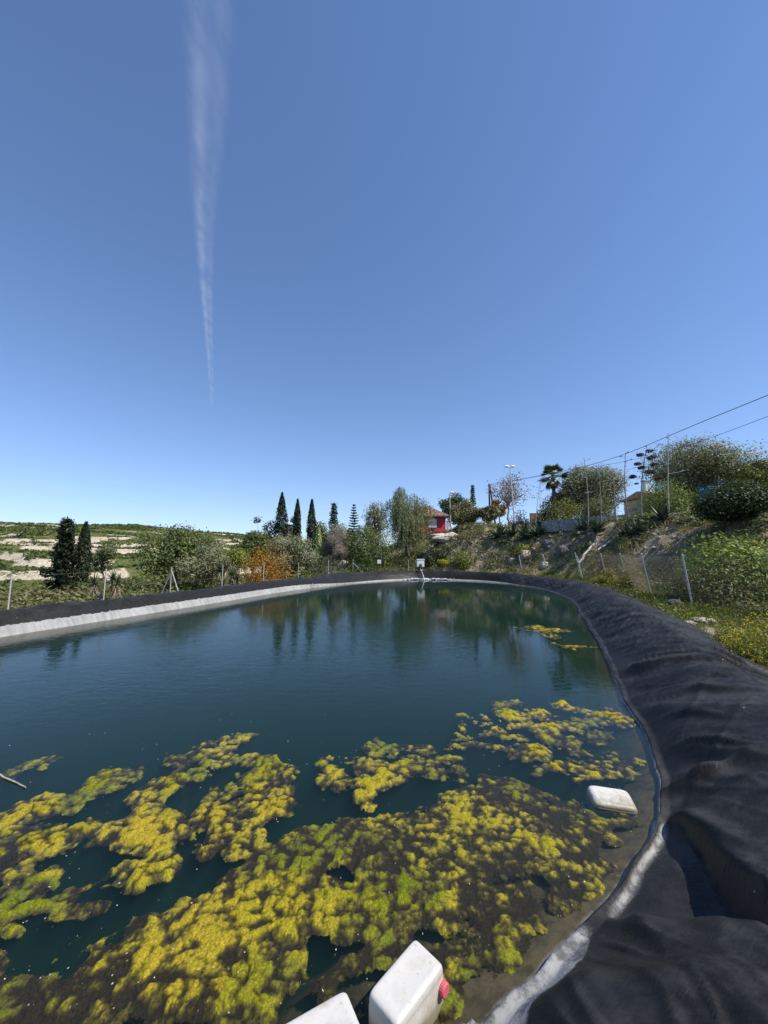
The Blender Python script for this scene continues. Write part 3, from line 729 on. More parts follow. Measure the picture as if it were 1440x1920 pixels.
for i, (u, v, w, d) in enumerate(((526, 924, 26, 45), (556, 936, 19, 47), (583, 937, 20, 44))):
    tree('cypress_tree', ['tallest dark cypress of the three above the olive tree', 'middle slim cypress of the three behind the far bank', 'dark cypress of the three nearest the dead grey tree'][i], 'tree', u, v, w, d, CY, .28, 3600, style='cypress', trunk=.25, group='cypresses behind the pond')
tree('eucalyptus_tree', 'open crowned dark green tree left of the cypresses', 'tree', 492, 958, 56, 46, C(.06, .075, .035), .3, 2400, k=14, bare=.3)
tree('eucalyptus_tree', 'grey green open tree between the two tallest cypresses', 'tree', 543, 944, 36, 52, C(.075, .085, .05), .3, 1800, k=12, bare=.3)
tree('olive_tree', 'broad silvery olive tree below the cypresses', 'tree', 547, 998, 104, 33, OL*1.05, .18, 7000, k=20, bare=.08)
tree('bushy_tree', 'dark green bushy tree at the back of the orange shrub', 'tree', 478, 992, 80, 40, C(.06, .085, .022), .25, 4200, k=16, bare=.05)
tree('pine_tree', 'blue grey pine with upswept branches above the dead tree', 'tree', 625, 943, 36, 56, C(.055, .07, .05), .34, 2200, style='fir', bare=.15)
tree('dead_tree', 'dead grey leafless tree with a dense twiggy crown', 'tree', 627, 984, 62, 38, C(.22, .195, .175), .3, 7000, style='twiggy', k=16, bare=.12, tone=(.6, 1.3), bark=(.24, .21, .19))
tree('norfolk_pine', 'symmetric pine with even tiers of branches', 'tree', 663, 943, 42, 44, C(.04, .055, .02), .17, 6500, style='whorl', trunk=.2)
tree('willow_tree', 'pale feathery tree between the tiered pine and the big pepper tree', 'tree', 702, 940, 62, 47, C(.13, .14, .08), .26, 6000, style='weeping', k=18, bare=.15)
tree('shrubby_tree', 'grey green tree filling the gap right of the dead tree', 'tree', 690, 985, 90, 40, C(.085, .105, .04), .2, 5600, k=18, bare=.05)
tree('pepper_tree', 'big drooping pepper tree beside the red house', 'tree', 763, 915, 92, 43, PEP, .20, 26000, style='weeping', k=30, bare=.10, trunk=.5)
tree('grey_tree', 'grey green round tree between the dead tree and the tiered pine', 'tree', 648, 978, 52, 52, OL*.8, .26, 4200, k=20, bare=.05)
tree('green_tree', 'fresh green bushy tree behind the dead grey tree', 'tree', 600, 975, 66, 54, DG*1.5, .28, 4600, k=20, bare=.05)
tree('green_tree', 'dark green tree filling the gap left of the tallest cypress', 'tree', 515, 985, 60, 50, DG*1.3, .26, 4200, k=18, bare=.05)
tree('grey_tree', 'pale olive tree between the round tree and the orange shrub', 'tree', 405, 1008, 70, 45, OL*.9, .24, 4200, k=18, bare=.05)
bush('dark_shrub', 'dark green shrub under the tiered pine at the far bank', 'shrub', 690, 1040, 1066, 90, 37, C(.04, .065, .014), .16, 2600, 12)
bush('dark_shrub', 'shady shrub at the foot of the pepper tree', 'shrub', 760, 1042, 1068, 70, 40, C(.05, .06, .025), .15, 1600, 10)
tree('column_shrub', 'pale yellow green candelabra shrub right of the cypresses', 'tree', 597, 990, 16, 39, C(.24, .27, .10), .2, 900, style='cypress', trunk=.1)
bush('hedge_shrub', 'grey shrub in front of the dead grey tree', 'shrub', 607, 1038, 1070, 62, 35, C(.09, .10, .06), .13, 2400, 10)
bush('yellow_weed', 'patch of yellow flowering weeds below the red house', 'weed patch', 830, 1048, 1064, 40, 37, C(.16, .17, .03), .12, 1300, 8, flowers=C(.62, .52, .03), nflow=340)
# spiky yuccas by the left fence
def rosette(mb, base, r, n, col, wl=.055, droop=.25, lo=.1, hi=1.45, z0=.0):
    for i in range(n):
        a = rng.uniform(0, 2*np.pi); el = rng.uniform(lo, hi); L = r*rng.uniform(.75, 1.1)
        q = np.linspace(0, 1, 6); dirv = np.array([math.cos(a)*math.cos(el), math.sin(a)*math.cos(el), math.sin(el)])
        pts = np.asarray(base)+dirv*(q*L)[:, None]; pts[:, 2] -= droop*L*q**2*math.cos(el)
        side = np.array([-math.sin(a), math.cos(a), 0])
        wd = wl*L*np.array([.7, 1, .95, .75, .42, .02])
        nrm_ = np.cross(side, dirv)
        gut = nrm_*(-.35)*wd[:, None]
        A = pts+side*wd[:, None]; B = pts-side*wd[:, None]; M = pts+gut
        v = np.stack([A, M, B], 1).reshape(-1, 3)
        f = []
        for j in range(5): f += [[3*j, 3*j+1, 3*j+4, 3*j+3], [3*j+1, 3*j+2, 3*j+5, 3*j+4]]
        c = tint(col, 1, .75, 1.25, .08)[0]
        mb.add(v, f, c)
def yucca(label, u, v_top, d, r, nhead=3):
    x = P(u, 1037, d)[0]; g = tz(x, d); top = P(u, v_top, d)[2]-g
    root = thing('yucca_plant', label, 'yucca', (x, d, g), 'yuccas behind the left fence')
    tm = MB(); lm = MB(); dm = MB()
    for i in range(nhead):
        e = np.array([rng.normal()*.45, rng.normal()*.3, max(.3, (top-r)*rng.uniform(.65, 1.0))]) if i else np.array([0, 0, max(top-r, .3)])
        limb(tm, (e[0]*.3, e[1]*.3, -.2), e, .09, .07, .05, 5, (.22, .17, .12))
        rosette(lm, e, r, 46, C(.075, .095, .04), .04, .15, -.2)
        rosette(dm, e-[0, 0, .08], r*.8, 22, C(.26, .21, .13), .035, .5, -1.2, -.3)
    tm.build('stem', M_BARK, root); lm.build('leaf_rosette', M_AGAVE, root); dm.build('dry_leaves', M_AGAVE, root)
yucca('spiky yucca clump near the fence post below the thin leaning tree', 215, 1062, 18, .62, 3)
yucca('spiky yucca clump standing left of the orange shrub', 425, 1044, 25, .75, 3)
yucca('low spiky yucca in front of the orange shrub', 436, 1062, 23, .6, 2)

# right side: trees on the plateau
tree('olive_tree', 'large grey green olive tree on the top right of the slope', 'tree', 1318, 808, 168, 40, OL*1.0, .22, 20000, k=48, bare=.18, trunk=.6, tone=(.5, 1.4))
tree('leafy_tree', 'dark yellow green tree at the right frame edge', 'tree', 1432, 828, 92, 36, C(.10, .11, .027), .2, 9500, k=22, bare=.05)
tree('olive_tree', 'grey olive tree behind the palm and the agave stalks', 'tree', 1118, 860, 104, 42, OL*1.0, .22, 13000, k=34, bare=.08, trunk=.4, tone=(.5, 1.35))
tree('olive_tree', 'smaller olive tree leaning against the palm trunk', 'tree', 1072, 880, 56, 44, OL*.95, .26, 4200, k=14, bare=.1)
bush('ivy_shrub', 'dark ivy clad shrub at the foot of the palm', 'shrub', 1035, 918, 972, 44, 43, C(.035, .05, .018), .22, 2600, 12)
bush('hedge_shrub', 'yellow green clipped hedge along the road under the olive', 'hedge', 1068, 932, 972, 92, 36, C(.12, .125, .03), .16, 5200, 16)
bush('hedge_shrub', 'bright green hedge under the large olive tree', 'hedge', 1256, 903, 955, 125, 37, C(.10, .135, .028), .18, 9500, 26)
bush('hedge_shrub', 'olive coloured shrub around the bare agave stalks', 'shrub', 1130, 925, 970, 64, 34, C(.10, .11, .05), .16, 3600, 14)
tree('bare_tree', 'reddish brown half bare tree next to the twin headed lamp', 'tree', 958, 878, 78, 47, C(.17, .125, .10), .22, 1500, k=26, bare=.30, trunk=.28, bark=(.42, .38, .33), tone=(.6, 1.35), gaps=.3)
tree('autumn_tree', 'small orange brown tree beside the leaning utility poles', 'tree', 938, 922, 34, 50, C(.24, .15, .05), .26, 1100, k=9, bare=.25, trunk=.2)
bush('brown_shrub', 'round dark brown shrub beside the low brick wall', 'shrub', 978, 950, 978, 38, 45, C(.07, .062, .028), .18, 1800, 9)
tree('dark_tree', 'dark green tree rising behind the red house', 'tree', 848, 922, 50, 62, C(.045, .065, .02), .36, 2600, k=14, bare=.2)
tree('conifer_tree', 'slim grey green conifer right of the red house', 'tree', 889, 909, 22, 52, C(.05, .065, .035), .28, 1500, style='fir', bare=.0)
tree('olive_tree', 'straggly olive tree right of the red house', 'tree', 872, 936, 64, 46, C(.12, .115, .055), .24, 4200, k=16, bare=.12, trunk=.25)
tree('olive_tree', 'brownish olive tree before the leaning utility poles', 'tree', 915, 945, 56, 44, C(.135, .125, .06), .24, 3400, k=14, bare=.1, trunk=.25)
bush('shady_shrub', 'dark shrub in the gully below the red house', 'shrub', 862, 985, 1010, 44, 43, C(.05, .055, .028), .2, 1800, 9)
bush('shady_shrub', 'dark bramble on the slope under the red house', 'shrub', 812, 1024, 1040, 56, 38, C(.05, .06, .025), .2, 2200, 11)
# near right
bush('laurel_bush', 'large dark leaved bush at the right edge above the fence', 'bush', 1395, 893, 1010, 135, 21, C(.026, .045, .010), .15, 13000, 34, depth=3.2, tone=(.5, 1.4))
bush('creeper_hedge', 'bright leafy creeper piled over the wire fence', 'hedge', 1378, 994, 1120, 180, 15.5, C(.14, .185, .03), .13, 17000, 34, depth=1.8, tone=(.45, 1.4))
bush('creeper_hedge', 'tangled brown and green growth inside the wire fence', 'hedge', 1345, 1040, 1130, 170, 15.0, C(.14, .145, .05), .10, 9000, 22, depth=1.4, tone=(.4, 1.3))
bush('yellow_flower_bush', 'yellow flowering bush beside the liner at the right edge', 'bush', 1428, 1142, 1240, 120, 6.6, C(.15, .165, .035), .045, 9000, 22, flowers=C(.68, .52, .03), nflow=1500, depth=1.2, lw=.35)
bush('yellow_flower_bush', 'small yellow flowering weed near the bare twig', 'bush', 1352, 1160, 1215, 60, 8.0, C(.15, .165, .04), .045, 3000, 12, flowers=C(.66, .50, .04), nflow=400, lw=.35)
bush('yellow_flower_bush', 'yellow green bush at the foot of the leaning fence posts', 'bush', 1138, 1064, 1092, 34, 23, C(.17, .175, .03), .11, 1800, 9, flowers=C(.58, .48, .04), nflow=350)
bush('yellow_flower_bush', 'long yellow flowering growth behind the wire netting', 'bush', 1185, 1062, 1098, 60, 20.5, C(.15, .15, .035), .10, 2600, 12, flowers=C(.55, .45, .05), nflow=360)
bush('green_weed', 'bright green weed clump on the middle of the slope', 'weed', 1082, 1012, 1040, 28, 31, C(.11, .15, .02), .13, 1300, 8)
bush('green_weed', 'yellow green weed clump above the rocks on the slope', 'weed', 978, 1016, 1042, 32, 34, C(.16, .17, .03), .13, 1200, 8)
bush('green_weed', 'lush weeds at the foot of the slope below the house', 'weed', 868, 1030, 1060, 46, 36, C(.12, .145, .03), .14, 1800, 9)
# agaves, each with its rosette
def agave(label, u, v_top, d, r, n=44, skirt=False, z_v=None):
    d = hit(u, v_top+36, 20, 46) or d
    x = P(u, 1037, d)[0]; g = tz(x, d); top = P(u, v_top, d)[2]; r = max(r, (top-g)*.92)
    zb = g
    root = thing('agave_plant', label, 'agave', (x, d, g), 'agaves along the slope edge')
    lm = MB(); rosette(lm, (0, 0, zb-g+.05), r, n, C(.075, .105, .07), .075, .12, .05, 1.45); lm.build('leaf_rosette', M_AGAVE, root)
    if skirt:
        dm = MB(); rosette(dm, (0, 0, zb-g+.02), r*1.0, 60, C(.20, .175, .15), .05, 1.0, -.5, .25); dm.build('dry_leaves', M_AGAVE, root)
    sm = MB(); limb(sm, (0, 0, -.3), (0, 0, zb-g+.1), .14, .12, .02, 4, (.12, .1, .08)); sm.build('stem', M_BARK, root)
agave('big agave with a skirt of dead grey leaves near the tall pale stalk', 1247, 938, 28, 1.25, 50, True)
agave('large dark agave on the slope edge below the bare stalks', 1098, 958, 30, 1.15, 56)
agave('agave with upright leaves right of the large dark agave', 1121, 962, 30, .9, 40)
agave('agave at the left end of the slope edge', 937, 974, 35, .95, 46)
agave('small agave at the foot of the twin headed lamp', 963, 970, 37, .8, 36)
agave('wide agave clump left of the grey road wall', 988, 975, 34, 1.0, 50)
agave('agave with pale upright leaves by the grey road wall', 1012, 971, 34, .8, 40)
agave('withered agave among dry leaves at the foot of the podded stalk', 1200, 965, 29, .8, 30, True)
agave('half hidden agave between the podded stalk and the big agave', 1180, 972, 29, .7, 30)
# flower stalks
def stalk(label, u, vt, ub, vb, d, r=.045, pods=0, podr=.14, twigs=8, col=(.30, .25, .19)):
    d = hit(ub, vb+6, 20, 46) or d
    b = P(ub, vb, d); g = tz(b[0], d); b[2] = min(b[2], g+.3)-.15; tp = P(u, vt, d)
    root = thing('agave_stalk', label, 'agave stalk', tuple(b), 'dead agave flower stalks')
    e = tp-b; k = np.linspace(0, 1, 9)[:, None]
    pts = e*k+np.sin(k*np.pi)*np.array([rng.normal()*.10, 0, 0])
    m = MB(); m.tube(pts, np.linspace(r*1.15, r*.35, 9), 7, col); m.build('stem', M_STALK, root)
    H = np.linalg.norm(e)
    for i in range(twigs):
        q = .50+.5*(i+.5)/twigs; a = i*2.4+rng.normal()*.3; c = e*q
        L = H*.12*(1.25-q)*1.9*rng.uniform(.7, 1.1)
        t_ = c+np.array([math.cos(a)*L, math.sin(a)*L*.8, L*.22]); mid_ = c+(t_-c)*.5+[0, 0, -.03*L]
        tw = MB(); tw.tube([c, mid_, t_], [r*.35, r*.25, r*.2], 5, col); br = tw.build('branchlet', M_STALK, root)
        pm = MB()
        if i < pods:
            pp = t_+sphere_pts(150, .3)*podr*[1.5, 1.5, .75]
            pm.leaves(pp, podr*.7, podr*.4, tint((.075, .052, .042), 150, .6, 1.3), up=.4)
        else:
            pp = t_+sphere_pts(9, .2)*L*.16*[1.3, 1.3, .4]; pm.leaves(pp, .10, .05, tint((.16, .12, .09), 9))
        pm.build('seed_cluster', M_LEAF, br)  # seed clusters at the branchlet tips, dense pods on the first ones
stalk('tall pale agave stalk rising from the big agave by the olive tree', 1253, 812, 1254, 972, 28, .048, 0, .1, 9, (.50, .46, .41))
stalk('agave stalk hung with dark seed pods', 1213, 836, 1203, 972, 28.5, .055, 11, .17, 13)
stalk('slender stalk with short branchlets left of the podded stalk', 1173, 848, 1178, 955, 30, .05, 3, .11, 11, (.28, .22, .17))
stalk('thin bare stalk standing in front of the grey olive crown', 1095, 858, 1101, 972, 30, .05, 0, .1, 6, (.36, .31, .25))
stalk('bare stalk in the middle of the olive coloured shrub', 1123, 876, 1127, 968, 31, .045, 0, .1, 5, (.32, .26, .2))
stalk('straight leafless pole like stalk right of the olive shrub', 1149, 878, 1152, 964, 31, .05, 0, .1, 0, (.30, .25, .2))
stalk('short broken stalk below the villa roof', 1157, 934, 1158, 978, 30, .05, 0, .1, 0, (.42, .37, .3))
stalk('faint thin stalk against open sky left of the palm', 1015, 892, 1004, 976, 36, .03, 0, .08, 9, (.36, .33, .28))
stalk('second faint stalk beside the palm and the brick wall', 1013, 905, 1012, 975, 37, .028, 0, .08, 6, (.36, .33, .28))
# palm
def palm(u, v_c, d):
    x = P(u, 1037, d)[0]; g = tz(x, d); hc = P(u, v_c, d)[2]-g
    root = thing('palm_tree', 'fan palm with a shaggy trunk on the slope top', 'palm', (x, d, g))
    tm = MB(); k = 12; z = np.linspace(-.2, hc, k); tm.tube(np.column_stack([z*.01, z*0, z]), np.linspace(.26, .17, k), 9, (.15, .115, .085)); tm.build('trunk', M_BARK, root)
    def fan(mb, a, el, L, col, droop):
        dirv = np.array([math.cos(a)*math.cos(el), math.sin(a)*math.cos(el), math.sin(el)]); base = np.array([0, 0, hc])
        hub = base+dirv*L*.55; hub[2] -= droop*.2*L
        mb.tube([base, (base+hub)/2+[0, 0, .03], hub], [.025, .02, .015], 4, np.array(col)*1.2)
        side = np.cross(dirv, [0, 0, 1]); side /= np.linalg.norm(side)+1e-9; upv = np.cross(side, dirv)
        for q in np.linspace(-1.25, 1.25, 15):
            v = dirv*math.cos(q)+side*math.sin(q); l = L*.55*(1-.18*abs(q))*rng.uniform(.85, 1.1)
            pts = hub+v*np.linspace(0, l, 4)[:, None]; pts[:, 2] -= droop*l*np.linspace(0, 1, 4)**2*.6
            wd = np.array([.02, .045, .03, .002])*L; s2 = np.cross(v, upv)
            vv = np.stack([pts+s2*wd[:, None], pts-s2*wd[:, None]], 1).reshape(-1, 3)
            mb.add(vv, [[2*j, 2*j+1, 2*j+3, 2*j+2] for j in range(3)], tint(col, 1, .75, 1.3, .06)[0])
    cm = MB()
    for i in range(34): fan(cm, rng.uniform(0, 6.28), np.arcsin(rng.uniform(-.45, .97)), rng.uniform(1.4, 1.9), (.075, .10, .028), rng.uniform(.2, .5))
    cm.build('crown', M_AGAVE, root)
    dm = MB()
    for i in range(30): fan(dm, rng.uniform(0, 6.28), rng.uniform(-1.5, -.75), rng.uniform(1.0, 1.5), (.24, .19, .12), .3)
    dm.build('dead_frond_skirt', M_AGAVE, root)
palm(1043, 893, 43)
# dead planks leaning on the slope, twig, stones
def stick(name, label, cat, a, b, r, col, n=6, group=None):
    a = np.array(a, float); b = np.array(b, float); m = MB(); k = np.linspace(0, 1, 7)[:, None]
    pts = (b-a)*k; pts[1:-1] += rng.normal(size=(5, 3))*r*.5
    m.tube(pts, np.linspace(r, r*.7, 7), n, col); o = m.build(name, M_STALK, loc=tuple(a)); return tag(o, label, cat, group)
a = P(1084, 1056, 26.5); b = P(1119, 1011, 28.5); stick('fallen_stalk', 'pale dry stalk leaning across the slope towards the fence', 'dry stalk', a, b, .085, (.46, .42, .36))
a = P(1121, 1031, 27.5); b = P(1161, 1003, 28.5); stick('fallen_stalk', 'thin pale stalk lying higher up the slope', 'dry stalk', a, b, .06, (.44, .39, .32))
a = P(1170, 968, 28.5); b = P(1226, 908, 29); stick('fallen_stalk', 'dark slanting dead stalk crossing below the villa', 'dry stalk', a, b, .05, (.10, .08, .06))
m = MB(); x, y = W(1300, 1206, .25)[:2]; g = tz(x, y)
for e in ((0, 0, .42), (.16, .02, .45), (-.14, .04, .33), (.08, -.05, .6), (-.05, .1, .5)): limb(m, (0, 0, -.1), e, .016, .006, .12, 6, (.25, .15, .10))
for i in range(14):
    e = sphere_pts(1, .7)[0]*.16+[.03, 0, .4]; m.tube([e*.7, e], [.006, .003], 4, (.24, .15, .1))
tag(m.build('dry_twig', M_STALK, loc=(x, y, g)), 'bare reddish twig growing beside the liner', 'twig')
def rock(label, u, v, d, w, h, col, name='boulder', group='boulders on the slope', z=None, seed=0):
    d = (hit(u, v, 9, 60) or d) if d < 50 else d
    p0 = P(u, v, d); g = tz(p0[0], d) if z is None else z
    k1, k2 = 18, 12; a = np.linspace(0, 2*np.pi, k1, endpoint=False); b = np.linspace(-.5, np.pi/2, k2)
    A, B = np.meshgrid(a, b, indexing='ij'); dx, dy, dz = np.cos(A)*np.cos(B), np.sin(A)*np.cos(B), np.sin(B)
    r = .72+.6*fbm(dx*1.7+seed*3.1, dy*1.7+dz*2.3, 3, seed+200)*1.0
    q = np.abs(dx)**6+np.abs(dy)**6+np.abs(dz)**6; r = r*(q+.25)**(-1/9)
    v_ = np.stack([dx*r*w*.5, dy*r*w*.45, dz*r*h], -1).reshape(-1, 3)
    f = gridf(k1, k2); jj = np.arange(k2-1); wrp = np.stack([(k1-1)*k2+jj, jj, jj+1, (k1-1)*k2+jj+1], -1)
    mb = MB(); mb.add(v_, np.vstack([f, wrp]), col)
    # close the top
    tag(mb.build(name, M_ROCK, loc=(p0[0], d, g)), label, 'rock', group)
rock('pale rounded boulder at the far bank below the dead tree', 643, 1066, 36.5, 1.3, .8, C(.55, .47, .38), seed=1)
rock('pale flat rock outcrop under the red house', 835, 1012, 47, 3.4, .7, C(.50, .44, .37), seed=2)
rock('light boulder high on the slope under the agaves', 985, 1043, 32, .9, .5, C(.48, .42, .34), seed=3)
rock('grey boulder in the dark middle of the slope', 1030, 1025, 30, .9, .55, C(.19, .175, .16), seed=4)
rock('grey rough boulder right of the middle of the slope', 1055, 1035, 28.5, .9, .5, C(.17, .155, .14), seed=5)
rock('small pale rock near the toe of the slope', 1022, 1062, 30, .6, .35, C(.50, .45, .37), seed=6)
rock('pale stone low on the slope below the yellow green weed', 960, 1056, 33, .7, .45, C(.48, .42, .34), seed=7)
rock('dark stone in the grass beside the nearest fence post', 1262, 1137, 12.2, .5, .26, C(.13, .12, .11), group=None, seed=8)
rock('flat pale stone by the bare reddish twig', 1320, 1166, 9.6, .6, .10, C(.45, .38, .31), group=None, seed=9)
rock('flat pinkish stone at the edge of the liner by the bare twig', 1288, 1172, 8.6, .45, .09, C(.42, .34, .28), group=None, seed=10)
rock('white block lying on the plateau beside the villa', 1168, 948, 33, 1.0, .6, C(.75, .74, .72), group=None, seed=11)
rock('white boulder beside the blue railing', 1294, 942, 34, .7, .6, C(.72, .71, .69), group=None, seed=12)

# ground cover that nobody could count
def scatter(n, xr, yr, dens):
    x = rng.uniform(*xr, n); y = rng.uniform(*yr, n); s = sdist(x, y); k = dens(x, y, s) > rng.random(n)
    x, y, s = x[k], y[k], s[k]; return x, y, terrain(x, y), s
def blades(name, label, x, y, z, h, wd, col, spread=.5, per=6):
    n = len(x); d = np.hypot(x, y)
    mb = MB(); p = np.repeat(np.column_stack([x, y, z-.02]), per, 0); m = len(p)
    sc2 = np.repeat(np.clip(d/9, .7, 3), per)
    p[:, :2] += rng.normal(size=(m, 2))*.05*sc2[:, None]
    hh = np.repeat(h, per)*rng.uniform(.5, 1.2, m)
    mb.leaves(p, hh, wd*sc2, np.repeat(col, per, 0)*rng.uniform(.7, 1.3, (m, 1)), axis=np.array([0, 0, 1.2]), jit=spread, tri=True)
    return tag(mb.build(name, M_BLADE), label, 'grass', kind='stuff')
# green and straw grass on the strip round the pond
def dn(x, y, s): return ((s > 1.75+.5*(x < -3)) & (s < 6.5))*(.25+.75*ss(.35, .6, fbm(x*.7, y*.7, 3, 300)))*(np.abs(np.arctan2(x, y)) < 1.0)
x, y, z, s = scatter(60000, (-16, 19), (3, 42), dn)
straw = (fbm(x*.5, y*.5, 3, 305)[:, None] > .5+.0*x[:, None])
col = np.where(straw & (rng.random((len(x), 1)) < .75), [[.30, .26, .13]], [[.13, .165, .035]])*rng.uniform(.7, 1.25, (len(x), 1))
blades('grass', 'green and straw coloured grass on the strip around the pond', x, y, z, rng.uniform(.08, .26, len(x))*(1+.4*(s > 3)), .010, col)
# low leafy weeds near the right bank
x, y, z, s = scatter(15000, (3.5, 17), (2.5, 30), lambda x, y, s: ((s > 2.0) & (s < 6))*(fbm(x*.9, y*.9, 3, 310) > .52)*.9)
mb = MB(); per = 14; n = len(x); p = np.repeat(np.column_stack([x, y, z]), per, 0); m = len(p); dd = np.repeat(np.clip(np.hypot(x, y)/8, .8, 3), per)
p += np.abs(rng.normal(size=(m, 3)))*[0, 0, .07]+rng.normal(size=(m, 3))*[.07, .07, 0]*dd[:, None]
base = np.where(rng.random((n, 1)) < .3, [[.22, .21, .05]], [[.10, .145, .03]])
mb.leaves(p, .035*dd*rng.uniform(.7, 1.4, m), .022*dd, np.repeat(base, per, 0)*rng.uniform(.7, 1.3, (m, 1)), up=.5)
tag(mb.build('ground_cover', M_LEAF), 'low green weeds beside the right bank and fence', 'weeds', kind='stuff')
# dry tufts and scrub on the slope
def dn2(x, y, s): return (s > 5.5)*(~((x > 4.5) & (x < 11) & (y > 40) & (y < 53)))*(s < 17)*(x > 2.5)*(.15+.85*ss(.42, .6, fbm(x*.45, y*.45, 3, 320)))
x, y, z, s = scatter(22000, (2, 34), (14, 52), dn2)
pal = np.array([[.26, .22, .13], [.15, .165, .06], [.19, .19, .105], [.36, .31, .20]])[rng.integers(0, 4, len(x))]
blades('dry_grass', 'dry tufts and grey green scrub covering the slope', x, y, z, rng.uniform(.15, .5, len(x)), .016, pal, .7, 12)
x, y, z, s = scatter(14000, (2, 32), (8, 50), lambda x, y, s: (s > 4.6)*(s < 17)*(x > 3)*(~((x > 4.5) & (x < 11) & (y > 40) & (y < 53)))*(fbm(x*.4+9, y*.4, 3, 326) > .44))
mb = MB(); per = 34; n = len(x); r = rng.uniform(.2, .6, n); off = sphere_pts(n*per, .4); off[:, 2] = np.abs(off[:, 2])*.8
p = np.repeat(np.column_stack([x, y, z]), per, 0)+off*np.repeat(r, per)[:, None]
pal = np.array([[.125, .14, .055], [.16, .165, .09], [.09, .115, .035], [.22, .205, .11], [.15, .185, .04]])[rng.integers(0, 5, n)]
mb.leaves(p, np.repeat(r, per)*.4, np.repeat(r, per)*.16, np.repeat(pal, per, 0)*rng.uniform(.6, 1.35, (n*per, 1)), axis=off*1.2, up=.4, face=off)
tag(mb.build('slope_scrub', M_LEAF), 'low grey green scrub clumps on the slope', 'scrub', kind='stuff')
# undergrowth behind the left bank and behind the far bank
def dn3(x, y, s): return (s > 2.6)*((x < 3.5) | (y > 40))*(np.abs(np.arctan2(x, y)) < .95)*(.3+.7*(fbm(x*.25, y*.25, 3, 330) > .45))*ss(75, 20, s)
x, y, z, s = scatter(9000, (-70, 14), (5, 75), dn3)
n = len(x); per = 60; r = rng.uniform(.25, .75, n)*(1+ss(4, 14, s)*.9); off = sphere_pts(n*per, .45); off[:, 2] = np.abs(off[:, 2])*.85
r = np.where(s < 4.2, r*.5, r)
p = np.repeat(np.column_stack([x, y, z-.05]), per, 0)+off*np.repeat(r, per)[:, None]
pal = np.array([[.115, .14, .03], [.085, .11, .03], [.135, .145, .06], [.16, .165, .05], [.20, .19, .09]])[rng.integers(0, 5, n)]
mb = MB(); mb.leaves(p, np.repeat(r, per)*.30, np.repeat(r, per)*.12, np.repeat(pal, per, 0)*rng.uniform(.6, 1.35, (n*per, 1)), axis=off, up=.4, face=off)
tag(mb.build('undergrowth', M_LEAF), 'green and olive undergrowth spreading behind the left and far banks', 'undergrowth', kind='stuff')
# small stones
x, y, z, s = scatter(5200, (3, 30), (5, 46), lambda x, y, s: ((s > 2.2)*(s < 16))*(.12+.88*(s > 6)*(fbm(x*.5, y*.5, 3, 340) > .47)))
mb = MB(); n = len(x); r = rng.uniform(.03, .16, n)*np.where(s < 5, .5, 1.2)
ico = np.array([[0, 0, 1], [.9, 0, .3], [.28, .85, .35], [-.72, .53, .25], [-.72, -.53, .4], [.28, -.85, .3], [.6, .4, -.5], [-.3, .7, -.5], [-.8, 0, -.5], [-.2, -.7, -.5], [.6, -.5, -.5]])
fc = np.array([[0, 1, 2], [0, 2, 3], [0, 3, 4], [0, 4, 5], [0, 5, 1], [1, 6, 2], [2, 7, 3], [3, 8, 4], [4, 9, 5], [5, 10, 1], [6, 7, 2], [7, 8, 3], [8, 9, 4], [9, 10, 5], [10, 6, 1]])
v = ico[None]*r[:, None, None]*rng.uniform(.6, 1.3, (n, 11, 3)); v += np.column_stack([x, y, z+r*.1])[:, None]
g_ = rng.uniform(.5, 1.2, (n, 1))*np.array([[.42, .36, .29]])
mb.add(v.reshape(-1, 3), (np.arange(n)[:, None, None]*11+fc[None]).reshape(-1, 3), np.repeat(g_, 11, 0))
tag(mb.build('gravel', M_ROCK), 'loose pale stones scattered over the slope', 'stones', kind='stuff')


# ------------------------------------------------------------------ fences
def post(root, top, bot, r=.028, col=(.58, .585, .58)):
    m = MB(); m.tube([bot, (np.array(bot)+top)/2, top], [r, r, r], 8, col); m.tube([np.array(top)-[0, 0, .01], np.array(top)+[0, 0, .03]], [r*1.25, r*.9], 8, np.array(col)*.8)
    return m.build('post', M_STEEL, root)
def netting(root, tops, bots, cell, w, name='wire_netting', diag=True, hz=(.97, .5, .04)):
    m = MB()
    for (a0, b0), (a1, b1) in zip(zip(bots[:-1], tops[:-1]), zip(bots[1:], tops[1:])):
        a0, b0, a1, b1 = map(np.array, (a0, b0, a1, b1)); L = np.linalg.norm(a1-a0); H = np.linalg.norm(b0-a0)
        def q(s_, t_): return (a0*(1-s_)+a1*s_)*(1-t_)+(b0*(1-s_)+b1*s_)*t_
        for t_ in hz: m.tube([q(0, t_), q(.5, t_)-[0, 0, .01], q(1, t_)], [w*1.2]*3, 3, (.21, .17, .13), False)
        if not diag: continue
        k = int(L/cell)+1; hs = H*.95/L
        for i in range(-int(hs*k)-1, k+1):
            for sg in (1, -1):
                s0 = i/k; s1 = s0+hs; t0, t1 = .03, .97
                if s0 < 0: t0 = .03+.94*(-s0/hs); s0 = 0
                if s1 > 1: t1 = .97-.94*((s1-1)/hs); s1 = 1
                if s1 <= s0: continue
                if sg < 0: m.tube([q(1-s0, t0), q(1-s1, t1)], [w, w], 3, (.21, .17, .12), False)
                else: m.tube([q(s0, t0), q(s1, t1)], [w, w], 3, (.21, .17, .12), False)
    return m.build(name, M_DARK, root)
